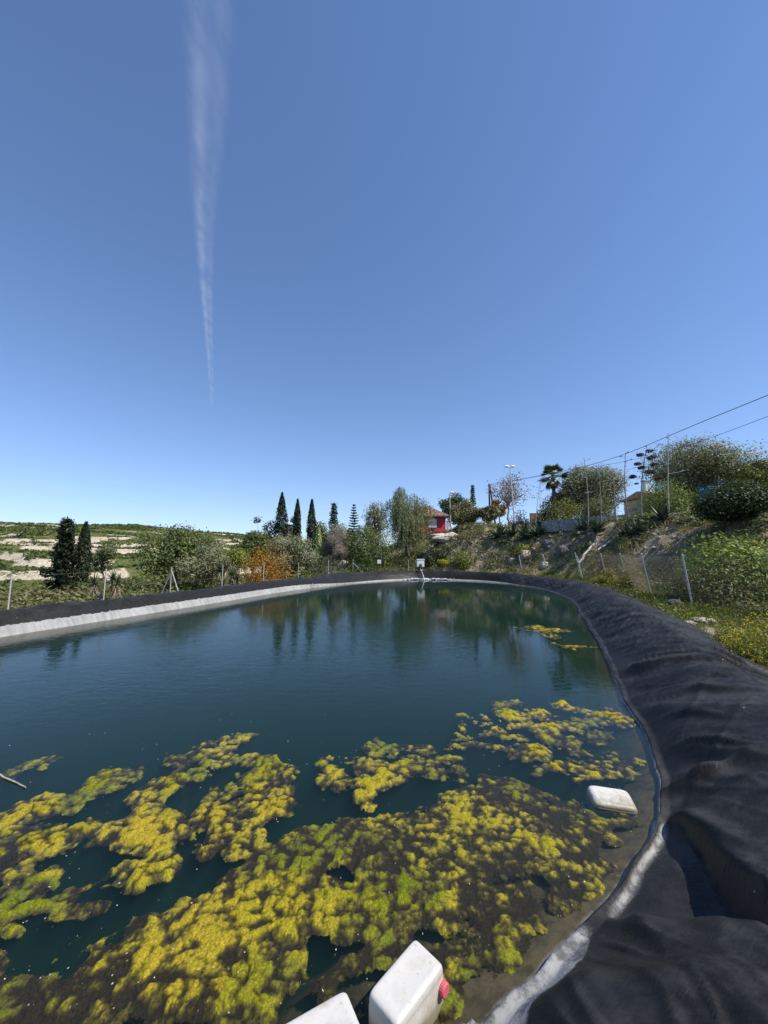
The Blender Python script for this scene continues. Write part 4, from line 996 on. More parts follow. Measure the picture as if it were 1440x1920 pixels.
# right fence: posts that lean out at the foot, chain link between them
rf = [(1478, 1040, 1520, 1172, 9.6), (1440, 1040, 1462, 1150, 11.6), (1279, 1040, 1298, 1134, 14.6), (1202, 1038, 1222, 1120, 17.6), (1162, 1038, 1179, 1104, 20.8), (1126, 1038, 1138, 1090, 23.8), (1078, 1037, 1090, 1083, 26.6), (1018, 1040, 1028, 1077, 30), (973, 1042, 979, 1071, 32.8), (930, 1043, 933, 1069, 35), (846, 1046, 847, 1068, 37)]
root = thing('chain_link_fence', 'chain link fence on leaning steel posts along the right bank', 'fence', tuple(P(1298, 1134, 14.6)))
o0 = np.array(root.location); tops, bots = [], []
for u0, v0, u1, v1, d in rf:
    b = P(u1, v1, d); tp = P(u0, v0, d); g = tz(b[0], d); e = (tp-b)/max(np.linalg.norm(tp-b), 1e-6)
    b = b-e*max(0, (b[2]-g+.15)/max(e[2], .3)); tops.append(tp-o0); bots.append(b-o0); post(root, tops[-1], bots[-1], .032 if d < 24 else .036)
post(root, P(1082, 1043, 26.4)-o0, P(1092, 1084, 26.2)-o0, .03)
netting(root, tops[:7], bots[:7], .09, .0048)
netting(root, tops[6:], bots[6:], .3, .003, diag=False)
# left and far fence
lf = [(-60, 1088, 10.7), (22, 1078, 12.2), (199, 1068, 14.9), (322, 1064, 17.7), (418, 1060, 20.7), (495, 1055, 24), (560, 1055, 27.7), (616, 1051, 31.9), (662, 1049, 35.6), (766, 1050, 37)]
root = thing('wire_fence', 'low wire fence on thin pale posts behind the left and far banks', 'fence', tuple(P(322, 1100, 17.7)))
o0 = np.array(root.location); tops, bots = [], []
for u, v, d in lf:
    tp = P(u, v, d); b = np.array([tp[0]-.02, d, tz(tp[0], d)-.15]); tops.append(tp-o0); bots.append(b-o0); post(root, tops[-1], bots[-1], .021, (.50, .49, .45))
for u, v, d, sp in ((322, 1064, 17.7, .75), (662, 1049, 35.6, 1.1)):
    for sg in (-1, 1):
        tp = P(u, v+6, d); b = np.array([tp[0]+sg*sp, d-.2*sg, tz(tp[0]+sg*sp, d)-.1]); m = MB(); m.tube([b-o0, tp-o0], [.022, .022], 6, (.45, .44, .41)); m.build('brace', M_STEEL, root)
netting(root, tops, bots, .3, .0028, diag=False, hz=(.97, .65, .33))
# sign on its post
p0 = P(711, 1053, 34.5); g = tz(p0[0], 34.5); root = thing('notice_sign', 'small square white sign on a green post at the far bank', 'sign', (p0[0], 34.5, g))
m = MB(); m.box((0, 0, p0[2]-g), (.32, .015, .34), 0, (.82, .82, .80)); m.build('sign_board', M_PAINT, root)
m = MB(); m.tube([(.12, .05, -.2), (.12, .05, p0[2]-g+.1)], [.022, .022], 6, (.14, .17, .11)); m.build('post', M_STEEL, root)
# inlet: white box, black pipe, falling water
d = 33.9; p0 = P(788, 1056, d); g = tz(p0[0], d); root = thing('inlet_box', 'white box with a black pipe pouring water at the far bank', 'water inlet', (p0[0], d, g))
hz_ = p0[2]-g
m = MB(); m.box((0, 0, hz_), (.62, .5, .62), .1, (.80, .79, .75)); m.box((0, 0, hz_+.33), (.68, .56, .06), .1, (.84, .83, .8)); m.build('box_body', M_PAINT, root)
m = MB(); m.box((0, 0, (hz_-.31)/2-.1), (.4, .35, hz_-.31+.2), .1, (.4, .38, .34)); m.build('plinth', M_ROCK, root)
a = P(787, 1066, 32.6)-np.array(root.location); m = MB(); m.tube([(0, -.2, hz_-.15), (-.01, -.7, a[2]+.10), a], [.13, .13, .14], 12, (.02, .02, .022)); m.tube([a, a+[0, -.05, -.02]], [.165, .165], 12, (.03, .03, .03)); m.build('pipe', M_PAINT, root)
t = NT('falling_water'); gl = t.n('ShaderNodeBsdfGlass'); gl.inputs['Roughness'].default_value = .25; gl.inputs['IOR'].default_value = 1.2; df = t.n('ShaderNodeBsdfDiffuse'); df.inputs[0].default_value = (.75, .78, .8, 1)
mx = t.n('ShaderNodeMixShader'); t.l(t.ramp(t.noise(9, 4, .6, t.vmul(t.obj(), (3, 3, .5))), .35, .6), mx.inputs[0]); t.l(gl.outputs[0], mx.inputs[1]); t.l(df.outputs[0], mx.inputs[2]); M_FALL = t.surf(mx.outputs[0])
b = np.array([p0[0]+.12, 31.75, 0.0])-np.array(root.location); m = MB(); k = np.linspace(0, 1, 8)[:, None]; pts = a+(b-a)*k; pts[:, 2] = a[2]+(b[2]-a[2])*k[:, 0]**1.7; m.tube(pts, np.linspace(.022, .040, 8), 8, (.8, .85, .88)); m.build('water_stream', M_FALL, root)
# crust and foam at the inlet
mb = MB(); u_ = np.concatenate([rng.uniform(690, 860, 150), rng.normal(800, 30, 80)])
for u in u_:
    c = W(u, 1085.5+rng.normal()*.25, .0); d2 = sdist(np.array([c[0]]), np.array([c[1]]))[0]
    c[1] += max(-.3-d2, -.3) if d2 > .1 else 0
    c[1] += -d2*.8+rng.uniform(-.12, .18); r = rng.uniform(.025, .075)
    v = ico*r*rng.uniform(.7, 1.3, (11, 3))*[1.5, 1, .9]; mb.add(v+c+[0, 0, .02+rng.random()*.10], fc, np.ones(3)*rng.uniform(.5, .8))
tag(mb.build('salt_crust', M_ROCK), 'lumpy white crust and foam at the waterline under the inlet', 'crust', kind='stuff')
# cords over the left liner
def cord(label, pts, r):
    pts = np.array(pts); m = MB(); q = np.linspace(0, len(pts)-1, 14); pp = np.column_stack([np.interp(q, range(len(pts)), pts[:, i]) for i in range(3)])
    m.tube(pp-pp[0], [r]*14, 6, (.55, .53, .48)); tag(m.build('cord', M_STALK, loc=tuple(pp[0])), label, 'cord', 'cords over the left liner')
def liner_z(x, y):
    i = np.argmin((PX-x)**2+(PY-y)**2); return Zl.ravel()[i]
def on_liner(u0, v0, u1, v1, lbl):
    q = []
    for k in np.linspace(0, 1, 6):
        u = u0+(u1-u0)*k; v = v0+(v1-v0)*k; z = .6
        for _ in range(12):
            w_ = W(u, v, z); z = .6*z+.4*liner_z(w_[0], w_[1])
        q.append(W(u, v, z)+[0, 0, .02])
    cord(lbl, q, .014)
on_liner(228, 1121, 248, 1141, 'pale cord hanging over the left liner near the fence post')
on_liner(578, 1084, 589, 1099, 'pale cord hanging over the liner near the far left corner')

# ------------------------------------------------------------------ buildings
t = NT('roof_tile'); p = t.obj(); c = t.attr('Col').outputs['Color']; wv = t.n('ShaderNodeTexWave'); wv.inputs['Scale'].default_value = 1.6; t.l(p, wv.inputs['Vector']); n = t.noise(3, 5, .6, p)
k_ = t.ramp(n, .3, .7, .6, 1.2); cc = t.n('ShaderNodeVectorMath', operation='SCALE'); t.l(c, cc.inputs[0]); t.l(k_, cc.inputs['Scale']); M_TILE = t.surf(t.pbr(cc.outputs[0], .9, .15, t.bump(wv.outputs['Fac'], .08)))
# red house
hx, hy, hz0 = HOUSE; root = thing('red_house', 'red house with a tiled hip roof behind the pepper tree', 'house', (hx, hy, hz0))
wl_, wr_ = P(768, 1000, hy)[0]-hx, P(836, 1000, hy)[0]-hx; ev = P(820, 967, hy)[2]-hz0; pk = P(812, 950, hy+2.2)[2]-hz0
m = MB(); cx = (wl_+wr_)/2; wd = wr_-wl_; m.box((cx, 2.5, ev/2), (wd, 5, ev), 0, (.62, .055, .075)); m.build('wall', M_PAINT, root)
m = MB(); m.box((cx, -.03, .22), (wd+.04, .06, .44), 0, (.36, .05, .05)); m.box((cx, -.045, .46), (wd+.06, .09, .05), 0, (.42, .10, .09)); m.build('base_course', M_PAINT, root)
m = MB(); o_ = .45; e0, e1 = wl_-o_, wr_+o_; y0, y1 = -o_, 5+o_
v = [[e0, y0, ev], [e1, y0, ev], [e1, y1, ev], [e0, y1, ev], [cx-.6, 2.3, pk], [cx+.6, 2.3, pk]]; v2 = [[a_, b_, c_-.14] for a_, b_, c_ in v[:4]]
m.add(v, [[0, 1, 5, 4], [2, 3, 4, 5]], (.26, .16, .11)); m.add(v, [[1, 2, 5], [3, 0, 4]], (.26, .16, .11))
vv_ = v[:4]+v2; m.add(vv_, [[4, 5, 1, 0], [5, 6, 2, 1], [6, 7, 3, 2], [7, 4, 0, 3], [7, 6, 5, 4]], (.20, .17, .15)); rf_ = m.build('roof', M_TILE, root)
m = MB(); m.box((cx, 2.3, pk+.02), (1.4, .22, .12), 0, (.24, .15, .10)); m.build('ridge_tile', M_TILE, rf_)
wp = P(811, 981, hy); ww = P(811, 974, hy)[2]-P(811, 988, hy)[2]
m = MB(); m.box((wp[0]-hx, -.02, wp[2]-hz0), (.92, .06, ww), 0, (.78, .77, .74)); win = m.build('window', M_PAINT, root)
m = MB()
for s_ in (-1, 1): m.box((wp[0]-hx+s_*.49, -.035, wp[2]-hz0), (.07, .09, ww+.14), 0, (.82, .81, .79))
m.box((wp[0]-hx, -.035, wp[2]-hz0+ww/2+.035), (.91, .088, .07), 0, (.82, .81, .79)); m.build('frame', M_PAINT, win)
m = MB(); m.box((wp[0]-hx, -.08, wp[2]-hz0-ww/2-.05), (1.1, .2, .07), 0, (.72, .68, .64)); m.build('sill', M_PAINT, win)
m = MB(); m.tube([(wp[0]-hx+.1, -.05, wp[2]-hz0-ww/2-.1), (wp[0]-hx+.1, -.05, .5)], [.05, .05], 6, (.10, .03, .03)); m.build('drain_pipe', M_PAINT, root)
m = MB(); m.box((wr_+.35, .4, .95), (.28, .5, 1.9), 0, (.62, .58, .54)); m.box((wr_+.35, .4, 1.93), (.36, .58, .08), 0, (.66, .62, .58)); m.build('pillar', M_PAINT, root)
m = MB(); m.tube([(cx-.9, 2.4, pk-.3), (cx-.9, 2.4, pk+1.2)], [.02, .015], 5, (.3, .3, .3)); m.tube([(cx-1.2, 2.4, pk+1.05), (cx-.6, 2.4, pk+1.05)], [.012, .012], 4, (.3, .3, .3)); m.tube([(cx-1.1, 2.4, pk+.85), (cx-.7, 2.4, pk+.85)], [.012, .012], 4, (.3, .3, .3)); m.build('aerial', M_STEEL, root)
# villa at the right
vd = 52; b = P(1190, 965, vd); g = tz(b[0], vd); root = thing('white_villa', 'white villa with a terracotta roof half hidden behind hedges', 'villa', (b[0], vd, g))
x0, x1 = P(1166, 1, vd)[0]-b[0], P(1240, 1, vd)[0]-b[0]; ez = P(1185, 927, vd)[2]-g; cx = (x0+x1)/2
m = MB(); m.box((cx, 4, ez/2-.5), (x1-x0, 8, ez+1), 0, (.52, .42, .34)); m.build('wall', M_PAINT, root)
rz = P(1185, 916, vd)[2]-g; m = MB(); a0, a1 = x0-.5, x1+.5
m.add([[a0, -.5, ez], [a1, -.5, ez], [a1, 4, rz+.25], [a0, 4, rz+.25]], [[0, 1, 2, 3]], (.55, .30, .20)); m.add([[a1, 8.5, ez], [a0, 8.5, ez], [a0, 4, rz+.25], [a1, 4, rz+.25]], [[0, 1, 2, 3]], (.40, .24, .17))
m.add([[a0, -.5, ez-.15], [a1, -.5, ez-.15], [a1, -.5, ez], [a0, -.5, ez]], [[0, 1, 2, 3]], (.55, .45, .38)); m.add([[a1, -.5, ez], [a1, 8.5, ez], [a1, 4, rz+.25]], [[0, 1, 2]], (.40, .24, .17)); m.add([[a0, 8.5, ez], [a0, -.5, ez], [a0, 4, rz+.25]], [[0, 1, 2]], (.40, .24, .17)); m.build('roof', M_TILE, root)
m = MB(); q_ = P(1212, 913, vd+3); m.box((q_[0]-b[0], 3, q_[2]-g), (.8, .8, 1.5), 0, (.62, .75, .70)); m.box((q_[0]-b[0], 3, q_[2]-g+.85), (1.0, 1.0, .12), 0, (.55, .33, .24)); m.build('chimney', M_PAINT, root)
for i in range(3):
    xx = x0+(x1-x0)*(i+.6)/3.4; m = MB(); m.box((xx, -.02, ez-1.3), (1.1, .06, 1.2), 0, (.08, .09, .10)); wn = m.build('window', M_PAINT, root)
    m = MB(); m.box((xx, -.06, ez-1.95), (1.3, .14, .08), 0, (.7, .66, .6)); m.build('sill', M_PAINT, wn)
# satellite dish above the hedge
d = 42; p0 = P(1229, 896, d); g = tz(p0[0], d); root = thing('satellite_dish', 'white satellite dish on a mast above the bright hedge', 'satellite dish', (p0[0], d, g))
hh_ = p0[2]-g; m = MB(); m.tube([(0, 0, -.1), (0, 0, hh_)], [.04, .035], 6, (.4, .4, .4)); m.build('mast', M_STEEL, root)
m = MB(); rr_ = np.linspace(.02, .50, 6); aa = np.linspace(0, 2*np.pi, 20, endpoint=False); RRr, AA = np.meshgrid(rr_, aa, indexing='ij'); loc_ = np.stack([RRr*np.cos(AA), .6*RRr**2, RRr*np.sin(AA)*1.05], -1).reshape(-1, 3)
loc_[:, 1] = -loc_[:, 1]; ff = [[i*20+j, i*20+(j+1) % 20, (i+1)*20+(j+1) % 20, (i+1)*20+j] for i in range(5) for j in range(20)]
m.add(loc_+[0, -.1, hh_], ff, (.80, .80, .79)); dish = m.build('dish', M_PAINT, root); m = MB(); m.tube([(0, -.1, hh_-.45), (0, -.75, hh_)], [.015, .015], 5, (.5, .5, .5)); m.tube([(0, -.7, hh_), (0, -.82, hh_)], [.05, .05], 8, (.7, .7, .7)); m.build('feed_arm', M_STEEL, root)
# brick garden wall, retaining wall, road
def wallrun(name, label, cat, pts, h, th, col, mat, cope=None):
    pts = np.array(pts); o = pts[0].copy(); m = MB(); q = pts-o
    for a_, b_ in zip(q[:-1], q[1:]):
        L = np.hypot(*(b_-a_)[:2]); yaw = math.atan2(b_[1]-a_[1], b_[0]-a_[0]); c_ = (a_+b_)/2
        m.box((c_[0], c_[1], c_[2]+h/2-.3), (L, th, h+.6), yaw, col)
    ob = m.build(name, mat, loc=tuple(o)); tag(ob, label, cat)
    if cope is not None:
        m = MB()
        for a_, b_ in zip(q[:-1], q[1:]):
            L = np.hypot(*(b_-a_)[:2]); yaw = math.atan2(b_[1]-a_[1], b_[0]-a_[0]); c_ = (a_+b_)/2; m.box((c_[0], c_[1], c_[2]+h+.03), (L, th+.08, .06), yaw, cope)
        m.build('coping', mat, ob)
    return ob
d = 56; a, b = P(994, 974, d), P(1024, 974, d); wallrun('brick_wall', 'low terracotta brick wall seen left of the palm', 'wall', [a, b], P(1000, 963, d)[2]-a[2], .3, C(.22, .135, .10), M_PAINT, C(.5, .42, .36))
pts = [P(u, v, d) for u, v, d in ((1018, 985, 34.5), (1050, 984, 33), (1085, 982, 32), (1120, 978, 31.5), (1160, 975, 31), (1200, 975, 30.5), (1245, 973, 30.5), (1290, 972, 31))]
wallrun('retaining_wall', 'low grey concrete wall edging the road at the top of the slope', 'wall', pts, .42, .3, C(.30, .29, .285), M_ROCK)
mb = MB(); q = np.array(pts); far_ = q+np.array([0, 4.5, .1]); q2 = q+[0, .2, .34]; far_[:, 2] = q[:, 2]+.5; k = len(q); mb.add(np.vstack([q2, far_]), [[i, i+1, k+i+1, k+i] for i in range(k-1)], (.16, .16, .165))
tag(mb.build('road', M_ROCK, smooth=True), kind='structure')
d = 33; a, b = P(1262, 978, d), P(1332, 990, d); wallrun('garden_wall', 'pale rendered wall end beside the dark leaved bush', 'wall', [a, b], P(1300, 952, d)[2]-a[2]-.2, .3, C(.42, .37, .31), M_ROCK)
bush('grass_clump', 'straw coloured grass clump in front of the pale rendered wall', 'grass clump', 1292, 958, 985, 38, 31, C(.30, .27, .10), .3, 1500, 8, lw=.12, up=1.0)
# blue railing
d = 37; a = P(1312, 936, d); b = P(1341, 940, d); tpz = P(1340, 914, d)[2]; g = a[2]; root = thing('blue_railing', 'bright blue metal gate railing among the right hand hedges', 'railing', tuple(a))
L = b[0]-a[0]; H = tpz-g; m = MB()
for zz in (.05, H*.82, H): m.tube([(0, 0, zz), (L, 0, zz+.1)], [.035, .035], 6, (.03, .22, .46))
for xx in (0, L): m.tube([(xx, 0, -1.0), (xx, 0, H+.1)], [.05, .05], 6, (.03, .22, .46))
m.build('rail_frame', M_PAINT, root)
for i in range(1, 13): m = MB(); m.tube([(L*i/13, 0, .05), (L*i/13, 0, H*.9)], [.022, .022], 5, (.04, .26, .50)); m.build('bar', M_PAINT, root)
# lamps
def lamp(label, ut, vt, ub, vb, d, heads):
    tp, bt = P(ut, vt, d), P(ub, vb, d); bt[2] = min(bt[2], tz(bt[0], d)); o = bt; root = thing('street_lamp', label, 'street lamp', tuple(o)); e = tp-o
    m = MB(); m.tube([(0, 0, -.3), e*.5, e], [.085, .07, .05], 8, (.62, .60, .56)); m.build('pole', M_STEEL, root)
    for sx in heads:
        m = MB(); c_ = e+np.array([sx*.28, 0, .12]); m.tube([e-[0, 0, .05], c_], [.03, .03], 6, (.7, .7, .68))
        k = np.linspace(-1, 1, 9); m.tube([c_+[sx*.05+q_*.28, 0, .03*(1-q_*q_)] for q_ in k], .13*np.sqrt(np.clip(1-k**2, .06, 1)), 10, (.86, .86, .84)); m.build('lamp_head', M_PAINT, root)
lamp('twin headed white street lamp beside the reddish bare tree', 956, 877, 966, 985, 42, (-1, 1))
lamp('single headed white street lamp behind the red house', 843, 925, 845, 972, 55, (1,))
# utility poles
d = 55; bt = P(918, 958, d); tp = P(917, 907, d); bt[2] = tz(bt[0], d)-.3; root = thing('utility_pole', 'pair of dark wooden utility poles braced in an A shape', 'utility pole', tuple(bt))
e = tp-bt; m = MB(); m.tube([(0, 0, 0), e], [.16, .11], 8, (.06, .05, .045)); m.build('pole', M_BARK, root); e2 = P(930, 962, d)-bt; e2[2] = 0; m = MB(); m.tube([e2, e*.95+[.12, 0, 0]], [.15, .10], 8, (.07, .055, .05)); m.build('brace_pole', M_BARK, root)
m = MB(); m.tube([e-[.3, 0, .3], e+[.3, 0, -.3]], [.04, .04], 5, (.1, .09, .08)); m.build('cross_arm', M_BARK, root)
def cable(label, pts, r):
    pts = np.array([P(*q_) for q_ in pts]); k = np.linspace(0, len(pts)-1, 40); pp = np.column_stack([np.interp(k, range(len(pts)), pts[:, i]) for i in range(3)])
    for _ in range(30): pp[1:-1] = (pp[:-2]+pp[2:])/2*.5+pp[1:-1]*.5
    m = MB(); m.tube(pp-pp[0], [r]*40, 5, (.035, .035, .04)); tag(m.build('power_cable', M_DARK, loc=tuple(pp[0])), label, 'cable', 'overhead power cables')
cable('thick overhead cable running from the right frame edge down to the utility poles', [(1560, 690, 17.5), (1440, 742, 20), (1290, 800, 25), (1165, 858, 32), (1080, 880, 40), (917, 909, 55)], .022)
cable('thinner lower overhead cable passing behind the large olive tree', [(1560, 735, 18.5), (1440, 780, 22), (1340, 820, 26), (1245, 850, 31), (1170, 868, 36), (1000, 893, 46), (917, 912, 55)], .015)

# ------------------------------------------------------------------ plastic canisters floating at the near bank
t = NT('canister_plastic'); p = t.obj(); n1 = t.noise(5, 5, .65, p); n2 = t.noise(26, 4, .6, p); n3 = t.noise(90, 2, .5, p); c = t.attr('Col').outputs['Color']
c1 = t.mix(t.ramp(n1, .45, .75), c, (.42, .365, .29)); c1 = t.mix(t.ramp(n2, .62, .74), c1, (.42, .36, .27)); c1 = t.mix(t.ramp(n3, .70, .76), c1, (.22, .19, .14))
wz = t.sep(t.pos())[2]; c1 = t.mix(t.math('MULTIPLY', t.ramp(t.math('ADD', wz, t.math('MULTIPLY', t.math('SUBTRACT', n2, .5), .10)), .075, .02), .75), c1, (.20, .17, .09))
M_CAN = t.surf(t.pbr(c1, .5, .4, t.bump(n2, .002)))
def canister(label, centre, axis_yaw, dims, tilt=(0, 0), roll=0, cap=True, capside=1, soft=.16):
    """rounded box with moulded ribs on its sides, a neck with a screw cap and a handle on the end"""
    L, Wd, H = dims; root = thing('plastic_canister', label, 'canister', tuple(centre), 'white plastic canisters floating in the pond')
    root.rotation_euler = (tilt[0], tilt[1], axis_yaw)
    nu_, nv_ = 96, 60; th_ = np.linspace(-np.pi, np.pi, nu_, endpoint=False); ph = np.linspace(-np.pi/2, np.pi/2, nv_)
    T, Ph = np.meshgrid(th_, ph, indexing='ij')
    def sp(c_, e): return np.sign(c_)*np.abs(c_)**e
    e = soft; X = sp(np.cos(Ph), e)*sp(np.cos(T), e); Y = sp(np.cos(Ph), e)*sp(np.sin(T), e); Zc = sp(np.sin(Ph), e)
    v = np.stack([X*L/2, Y*Wd/2, Zc*H/2], -1)
    side = ss(.80, .92, np.maximum(np.abs(X), np.abs(Y)))*ss(.85, .6, np.abs(Zc))
    rib = .0022*np.sin(np.abs(Zc*H/2)*190)*side; v[..., 0] += np.sign(X)*rib*(np.abs(X) > .9); v[..., 1] += np.sign(Y)*rib*(np.abs(Y) > .9)
    panel = ss(.78, .68, np.abs(X))*ss(.72, .60, np.abs(Y))*(np.abs(Zc) > .9); v[..., 2] -= np.sign(Zc)*.0015*panel
    m = MB(); f = gridf(nu_, nv_); jj = np.arange(nv_-1); wrp = np.stack([(nu_-1)*nv_+jj, jj, jj+1, (nu_-1)*nv_+jj+1], -1)
    m.add(v.reshape(-1, 3), np.vstack([f, wrp]), (.54, .517, .47)); body = m.build('body', M_CAN, root, smooth=True)
    m = MB(); a_ = np.array([-L*.22, Wd*.5*0, H/2-.01]); 
    # handle on the underside end
    hp = [(-L/2+.02, -.055, -H*.30), (-L/2-.035, -.05, -H*.22), (-L/2-.04, 0, -H*.20), (-L/2-.035, .05, -H*.22), (-L/2+.02, .055, -H*.30)]
    m.tube(hp, [.013]*5, 8, (.78, .74, .68)); m.build('handle', M_CAN, root, smooth=True)
    if cap:
        yy = capside*(-Wd/2); m = MB(); c0 = np.array([L*.43, yy+capside*.013, H*.17]); n_ = np.array([0, -capside, 0.])
        m.tube([c0-n_*.02, c0+n_*.014], [.026, .026], 20, (.75, .72, .66)); m.build('neck', M_CAN, root)
        m = MB(); a = np.linspace(0, 2*np.pi, 40, endpoint=False); r_c = .028+.0015*(np.arange(40) % 2)
        ring_ = np.stack([np.cos(a)*r_c, np.zeros(40), np.sin(a)*r_c], -1)
        A_ = c0+n_*.012+ring_; B_ = c0+n_*.034+ring_; D_ = c0+n_*.040+ring_*.86; vv = np.vstack([A_, B_, D_, [c0+n_*.040]])
        ff = [[r0*40+j, r0*40+(j+1) % 40, (r0+1)*40+(j+1) % 40, (r0+1)*40+j] for r0 in (0, 1) for j in range(40)]; m.add(vv, ff, (.55, .10, .13)); m.add(vv, [[80+j, 80+(j+1) % 40, 120] for j in range(40)], (.55, .10, .13)); m.build('screw_cap', M_PAINT, root)
    return root
zt_ = .17
A = W(777, 1760, zt_); B = W(833, 1800, zt_); Lp = W(688, 1858, zt_); cen = (Lp+B)/2; yaw = math.atan2(A[1]-Lp[1], A[0]-Lp[0])
Lc = np.linalg.norm(A-Lp)*1.02; Wc = np.linalg.norm(A-B)*1.06
canister('white canister with a red screw cap tilted beside the black liner', (cen[0], cen[1], zt_-.14), yaw, (Lc, Wc, .28), (R(2), R(-2)))
A = W(645, 1857, .13); Bq = W(685, 1893, .13); Lp = W(547, 1915, .13); yaw2 = math.atan2(A[1]-Lp[1], A[0]-Lp[0]); 
dirL = np.array([math.cos(yaw2), math.sin(yaw2)]); dirW = np.array([dirL[1], -dirL[0]])
cen = np.array([A[0], A[1]])-dirL*.17+dirW*.115
canister('white canister cut off by the bottom edge left of the red capped one', (cen[0], cen[1], .0), yaw2, (.37, .25, .27), (R(-1), R(1)), cap=False)
c3 = W(1146, 1497, .03)
canister('distant white canister floating low at the edge of the algae', (c3[0], c3[1]+.02, -.058), R(-8), (.36, .22, .24), (R(15), R(4)), cap=False, soft=.30)
# fallen twig drifting at left
a = W(0, 1452, .01); b = W(48, 1476, .012); stick('drift_twig', 'pale drifting twig beside the small algae patch at left', 'twig', a, b, .008, (.42, .36, .26))

# ------------------------------------------------------------------ contrail: an ice cloud kilometres up
ALT = 3000.0
def sky_pt(u, v):
    r = ray(u, v); return r*(ALT/r[2])+np.array([0, 0, HC])
ctr = [(392, -140, 60), (390, -40, 52), (390, 60, 46), (390, 160, 42), (388, 260, 34), (385, 360, 26), (384, 450, 19), (386, 530, 13), (391, 620, 9), (395, 690, 6), (398, 760, 4)]
cp_, cr_ = [], []
for u, v, w_ in ctr:
    p_ = sky_pt(u, v); q_ = sky_pt(u+w_*1.22, v); cp_.append(p_); cr_.append(abs(q_[0]-p_[0]))
cp_ = np.array(cp_); k = np.linspace(0, len(ctr)-1, 60); pp = np.column_stack([np.interp(k, range(len(ctr)), cp_[:, i]) for i in range(3)]); rr_ = np.interp(k, range(len(ctr)), cr_)
m = MB(); o = pp[0]; n_s = 16; a = np.linspace(0, 2*np.pi, n_s, endpoint=False)
v = pp[:, None]-o+np.stack([np.cos(a)[None]*rr_[:, None], np.zeros((60, n_s)), np.sin(a)[None]*rr_[:, None]*.45], -1)
ff = [[i*n_s+j, i*n_s+(j+1) % n_s, (i+1)*n_s+(j+1) % n_s, (i+1)*n_s+j] for i in range(59) for j in range(n_s)]
m.add(v.reshape(-1, 3), ff); m.add(v[0], [list(range(n_s))[::-1]]); m.add(v[-1], [list(range(n_s))])
cl = m.build('contrail', M_PAINT, loc=tuple(o))
bm = bmesh.new(); bm.from_mesh(cl.data); bmesh.ops.remove_doubles(bm, verts=bm.verts, dist=1e-4); bmesh.ops.recalc_face_normals(bm, faces=bm.faces); bm.to_mesh(cl.data); bm.free()
t = NT('contrail_ice'); p = t.pos(); x, y, z = t.sep(p)
yy = np.array(cp_)[:, 1]; xx = np.array(cp_)[:, 0]
def curve(inp, xs_, ys_, lo, hi):
    """piecewise linear look-up of ys_ over xs_ through a float curve"""
    n_ = t.n('ShaderNodeFloatCurve'); c_ = n_.mapping.curves[0]; x01 = (xs_-xs_[0])/(xs_[-1]-xs_[0]); y01 = (ys_-lo)/(hi-lo)
    c_.points[0].location = (0, y01[0]); c_.points[1].location = (1, y01[-1])
    for a_, b_ in zip(x01[1:-1], y01[1:-1]): c_.points.new(a_, b_)
    n_.mapping.update(); t.l(t.ramp_lin(inp, xs_[0], xs_[-1]), n_.inputs['Value'])
    return t.math('ADD', t.math('MULTIPLY', n_.outputs[0], hi-lo), lo)
def _rl(inp, a_, b_):
    o_ = t.n('ShaderNodeMapRange'); t.l(inp, o_.inputs[0]); o_.inputs[1].default_value = a_; o_.inputs[2].default_value = b_; return o_.outputs[0]
t.ramp_lin = _rl
cxn = curve(y, yy, xx, xx.min()-50, xx.max()+50); crn = curve(y, yy, np.array(cr_), 0, max(cr_)*1.1)
rel = t.math('DIVIDE', t.math('SUBTRACT', x, cxn), crn)
n1 = t.noise(.010, 5, .65, t.vmul(p, (1, .35, 1))); n2 = t.noise(.0022, 3, .5, t.vmul(p, (1, .3, 1)))
rel = t.math('ADD', rel, t.math('MULTIPLY', t.math('SUBTRACT', n2, .5), .5))
def gz(c_, w_):
    d_ = t.math('DIVIDE', t.math('SUBTRACT', rel, c_), w_); return t.math('POWER', 2.718, t.math('MULTIPLY', t.math('MULTIPLY', d_, d_), -1.0))
dens = t.math('ADD', gz(-.38, .36), t.math('MULTIPLY', gz(.45, .36), .5)); dens = t.math('ADD', dens, t.math('MULTIPLY', gz(0, .75), .12))
dens = t.math('MULTIPLY', dens, t.ramp(n1, .30, .70, .12, 1.85))
dens = t.math('MULTIPLY', dens, t.ramp(y, yy[-1], yy[-4], .25, 1.))
thin = t.math('DIVIDE', 1.0, crn)
dens = t.math('MULTIPLY', t.math('MULTIPLY', dens, thin), .105)
vo = t.n('ShaderNodeVolumeScatter'); vo.inputs['Color'].default_value = (1, 1, 1, 1); t.l(dens, vo.inputs['Density']); t.l(vo.outputs[0], t.out.inputs['Volume'])
cl.data.materials.clear(); cl.data.materials.append(t.m)
try: t.m.cycles.volume_step_rate = .25
except Exception: pass
tag(cl, 'faint white contrail tapering down the blue sky', 'contrail', kind='stuff')
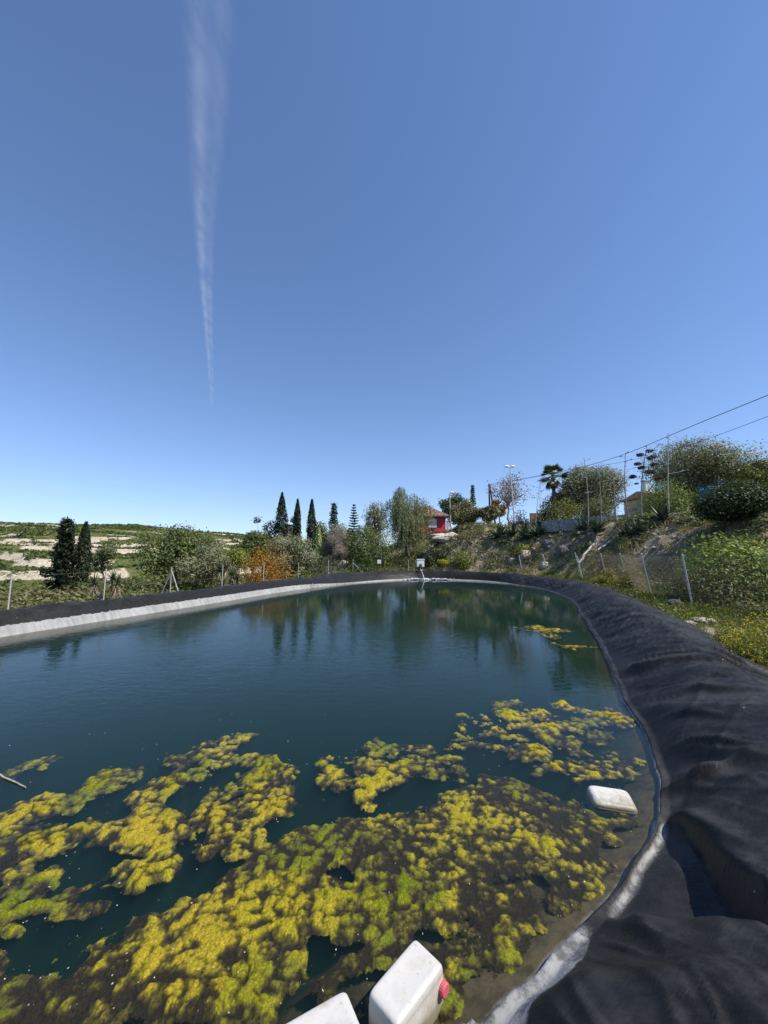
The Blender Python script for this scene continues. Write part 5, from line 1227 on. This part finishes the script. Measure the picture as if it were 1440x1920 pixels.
# ------------------------------------------------------------------ sky, sun, camera
w = bpy.data.worlds.new("World"); sc.world = w; w.use_nodes = True
nt = w.node_tree; bg = nt.nodes["Background"]
sk = nt.nodes.new('ShaderNodeTexSky'); sk.sky_type = 'NISHITA'; sk.sun_disc = False
sk.sun_elevation = SUN_EL; sk.sun_rotation = SUN_AZ; sk.altitude = 300; sk.air_density = 1.0; sk.dust_density = .0; sk.ozone_density = 3.0
hs = nt.nodes.new('ShaderNodeHueSaturation'); hs.inputs['Saturation'].default_value = 1.08
nt.links.new(sk.outputs[0], hs.inputs['Color'])
def vm(op, a, b):
    n_ = nt.nodes.new('ShaderNodeVectorMath'); n_.operation = op
    for q_, s_ in ((a, n_.inputs[0]), (b, n_.inputs[1])):
        if isinstance(q_, tuple): s_.default_value = q_
        else: nt.links.new(q_, s_)
    return n_.outputs[0]
# the bright horizon is eased the way the photograph's exposure eased it
num = vm('MULTIPLY', hs.outputs[0], (1.10, 1.04, 1.06)); den = vm('ADD', vm('MULTIPLY', hs.outputs[0], (.150, .085, .036)), (1., 1., 1.))
nt.links.new(vm('DIVIDE', num, den), bg.inputs[0]); bg.inputs[1].default_value = .15
ld = bpy.data.lights.new('sun', 'SUN'); ld.energy = 4.8; ld.angle = R(.53); ld.color = (1, .955, .88)
lo = bpy.data.objects.new('sun', ld); COL.objects.link(lo)
lo.rotation_euler = Vector(SUN).to_track_quat('Z', 'Y').to_euler(); lo.location = (20, -5, 30)
cd = bpy.data.cameras.new('camera'); co = bpy.data.objects.new('camera', cd); COL.objects.link(co)
co.location = (0, 0, HC); co.rotation_euler = (R(90)+PITCH, 0, 0)
cd.sensor_fit = 'HORIZONTAL'; cd.sensor_width = 36; cd.lens = 36*F/1440; cd.clip_start = .05; cd.clip_end = 60000
sc.camera = co
sc.view_settings.view_transform = 'Standard'; sc.view_settings.look = 'None'; sc.view_settings.exposure = .35; sc.view_settings.gamma = 1
cy = sc.cycles
cy.use_denoising = True; cy.max_bounces = 10; cy.transparent_max_bounces = 24; cy.volume_bounces = 1; cy.diffuse_bounces = 3; cy.glossy_bounces = 4
cy.caustics_reflective = False; cy.caustics_refractive = False; cy.sample_clamp_indirect = 6
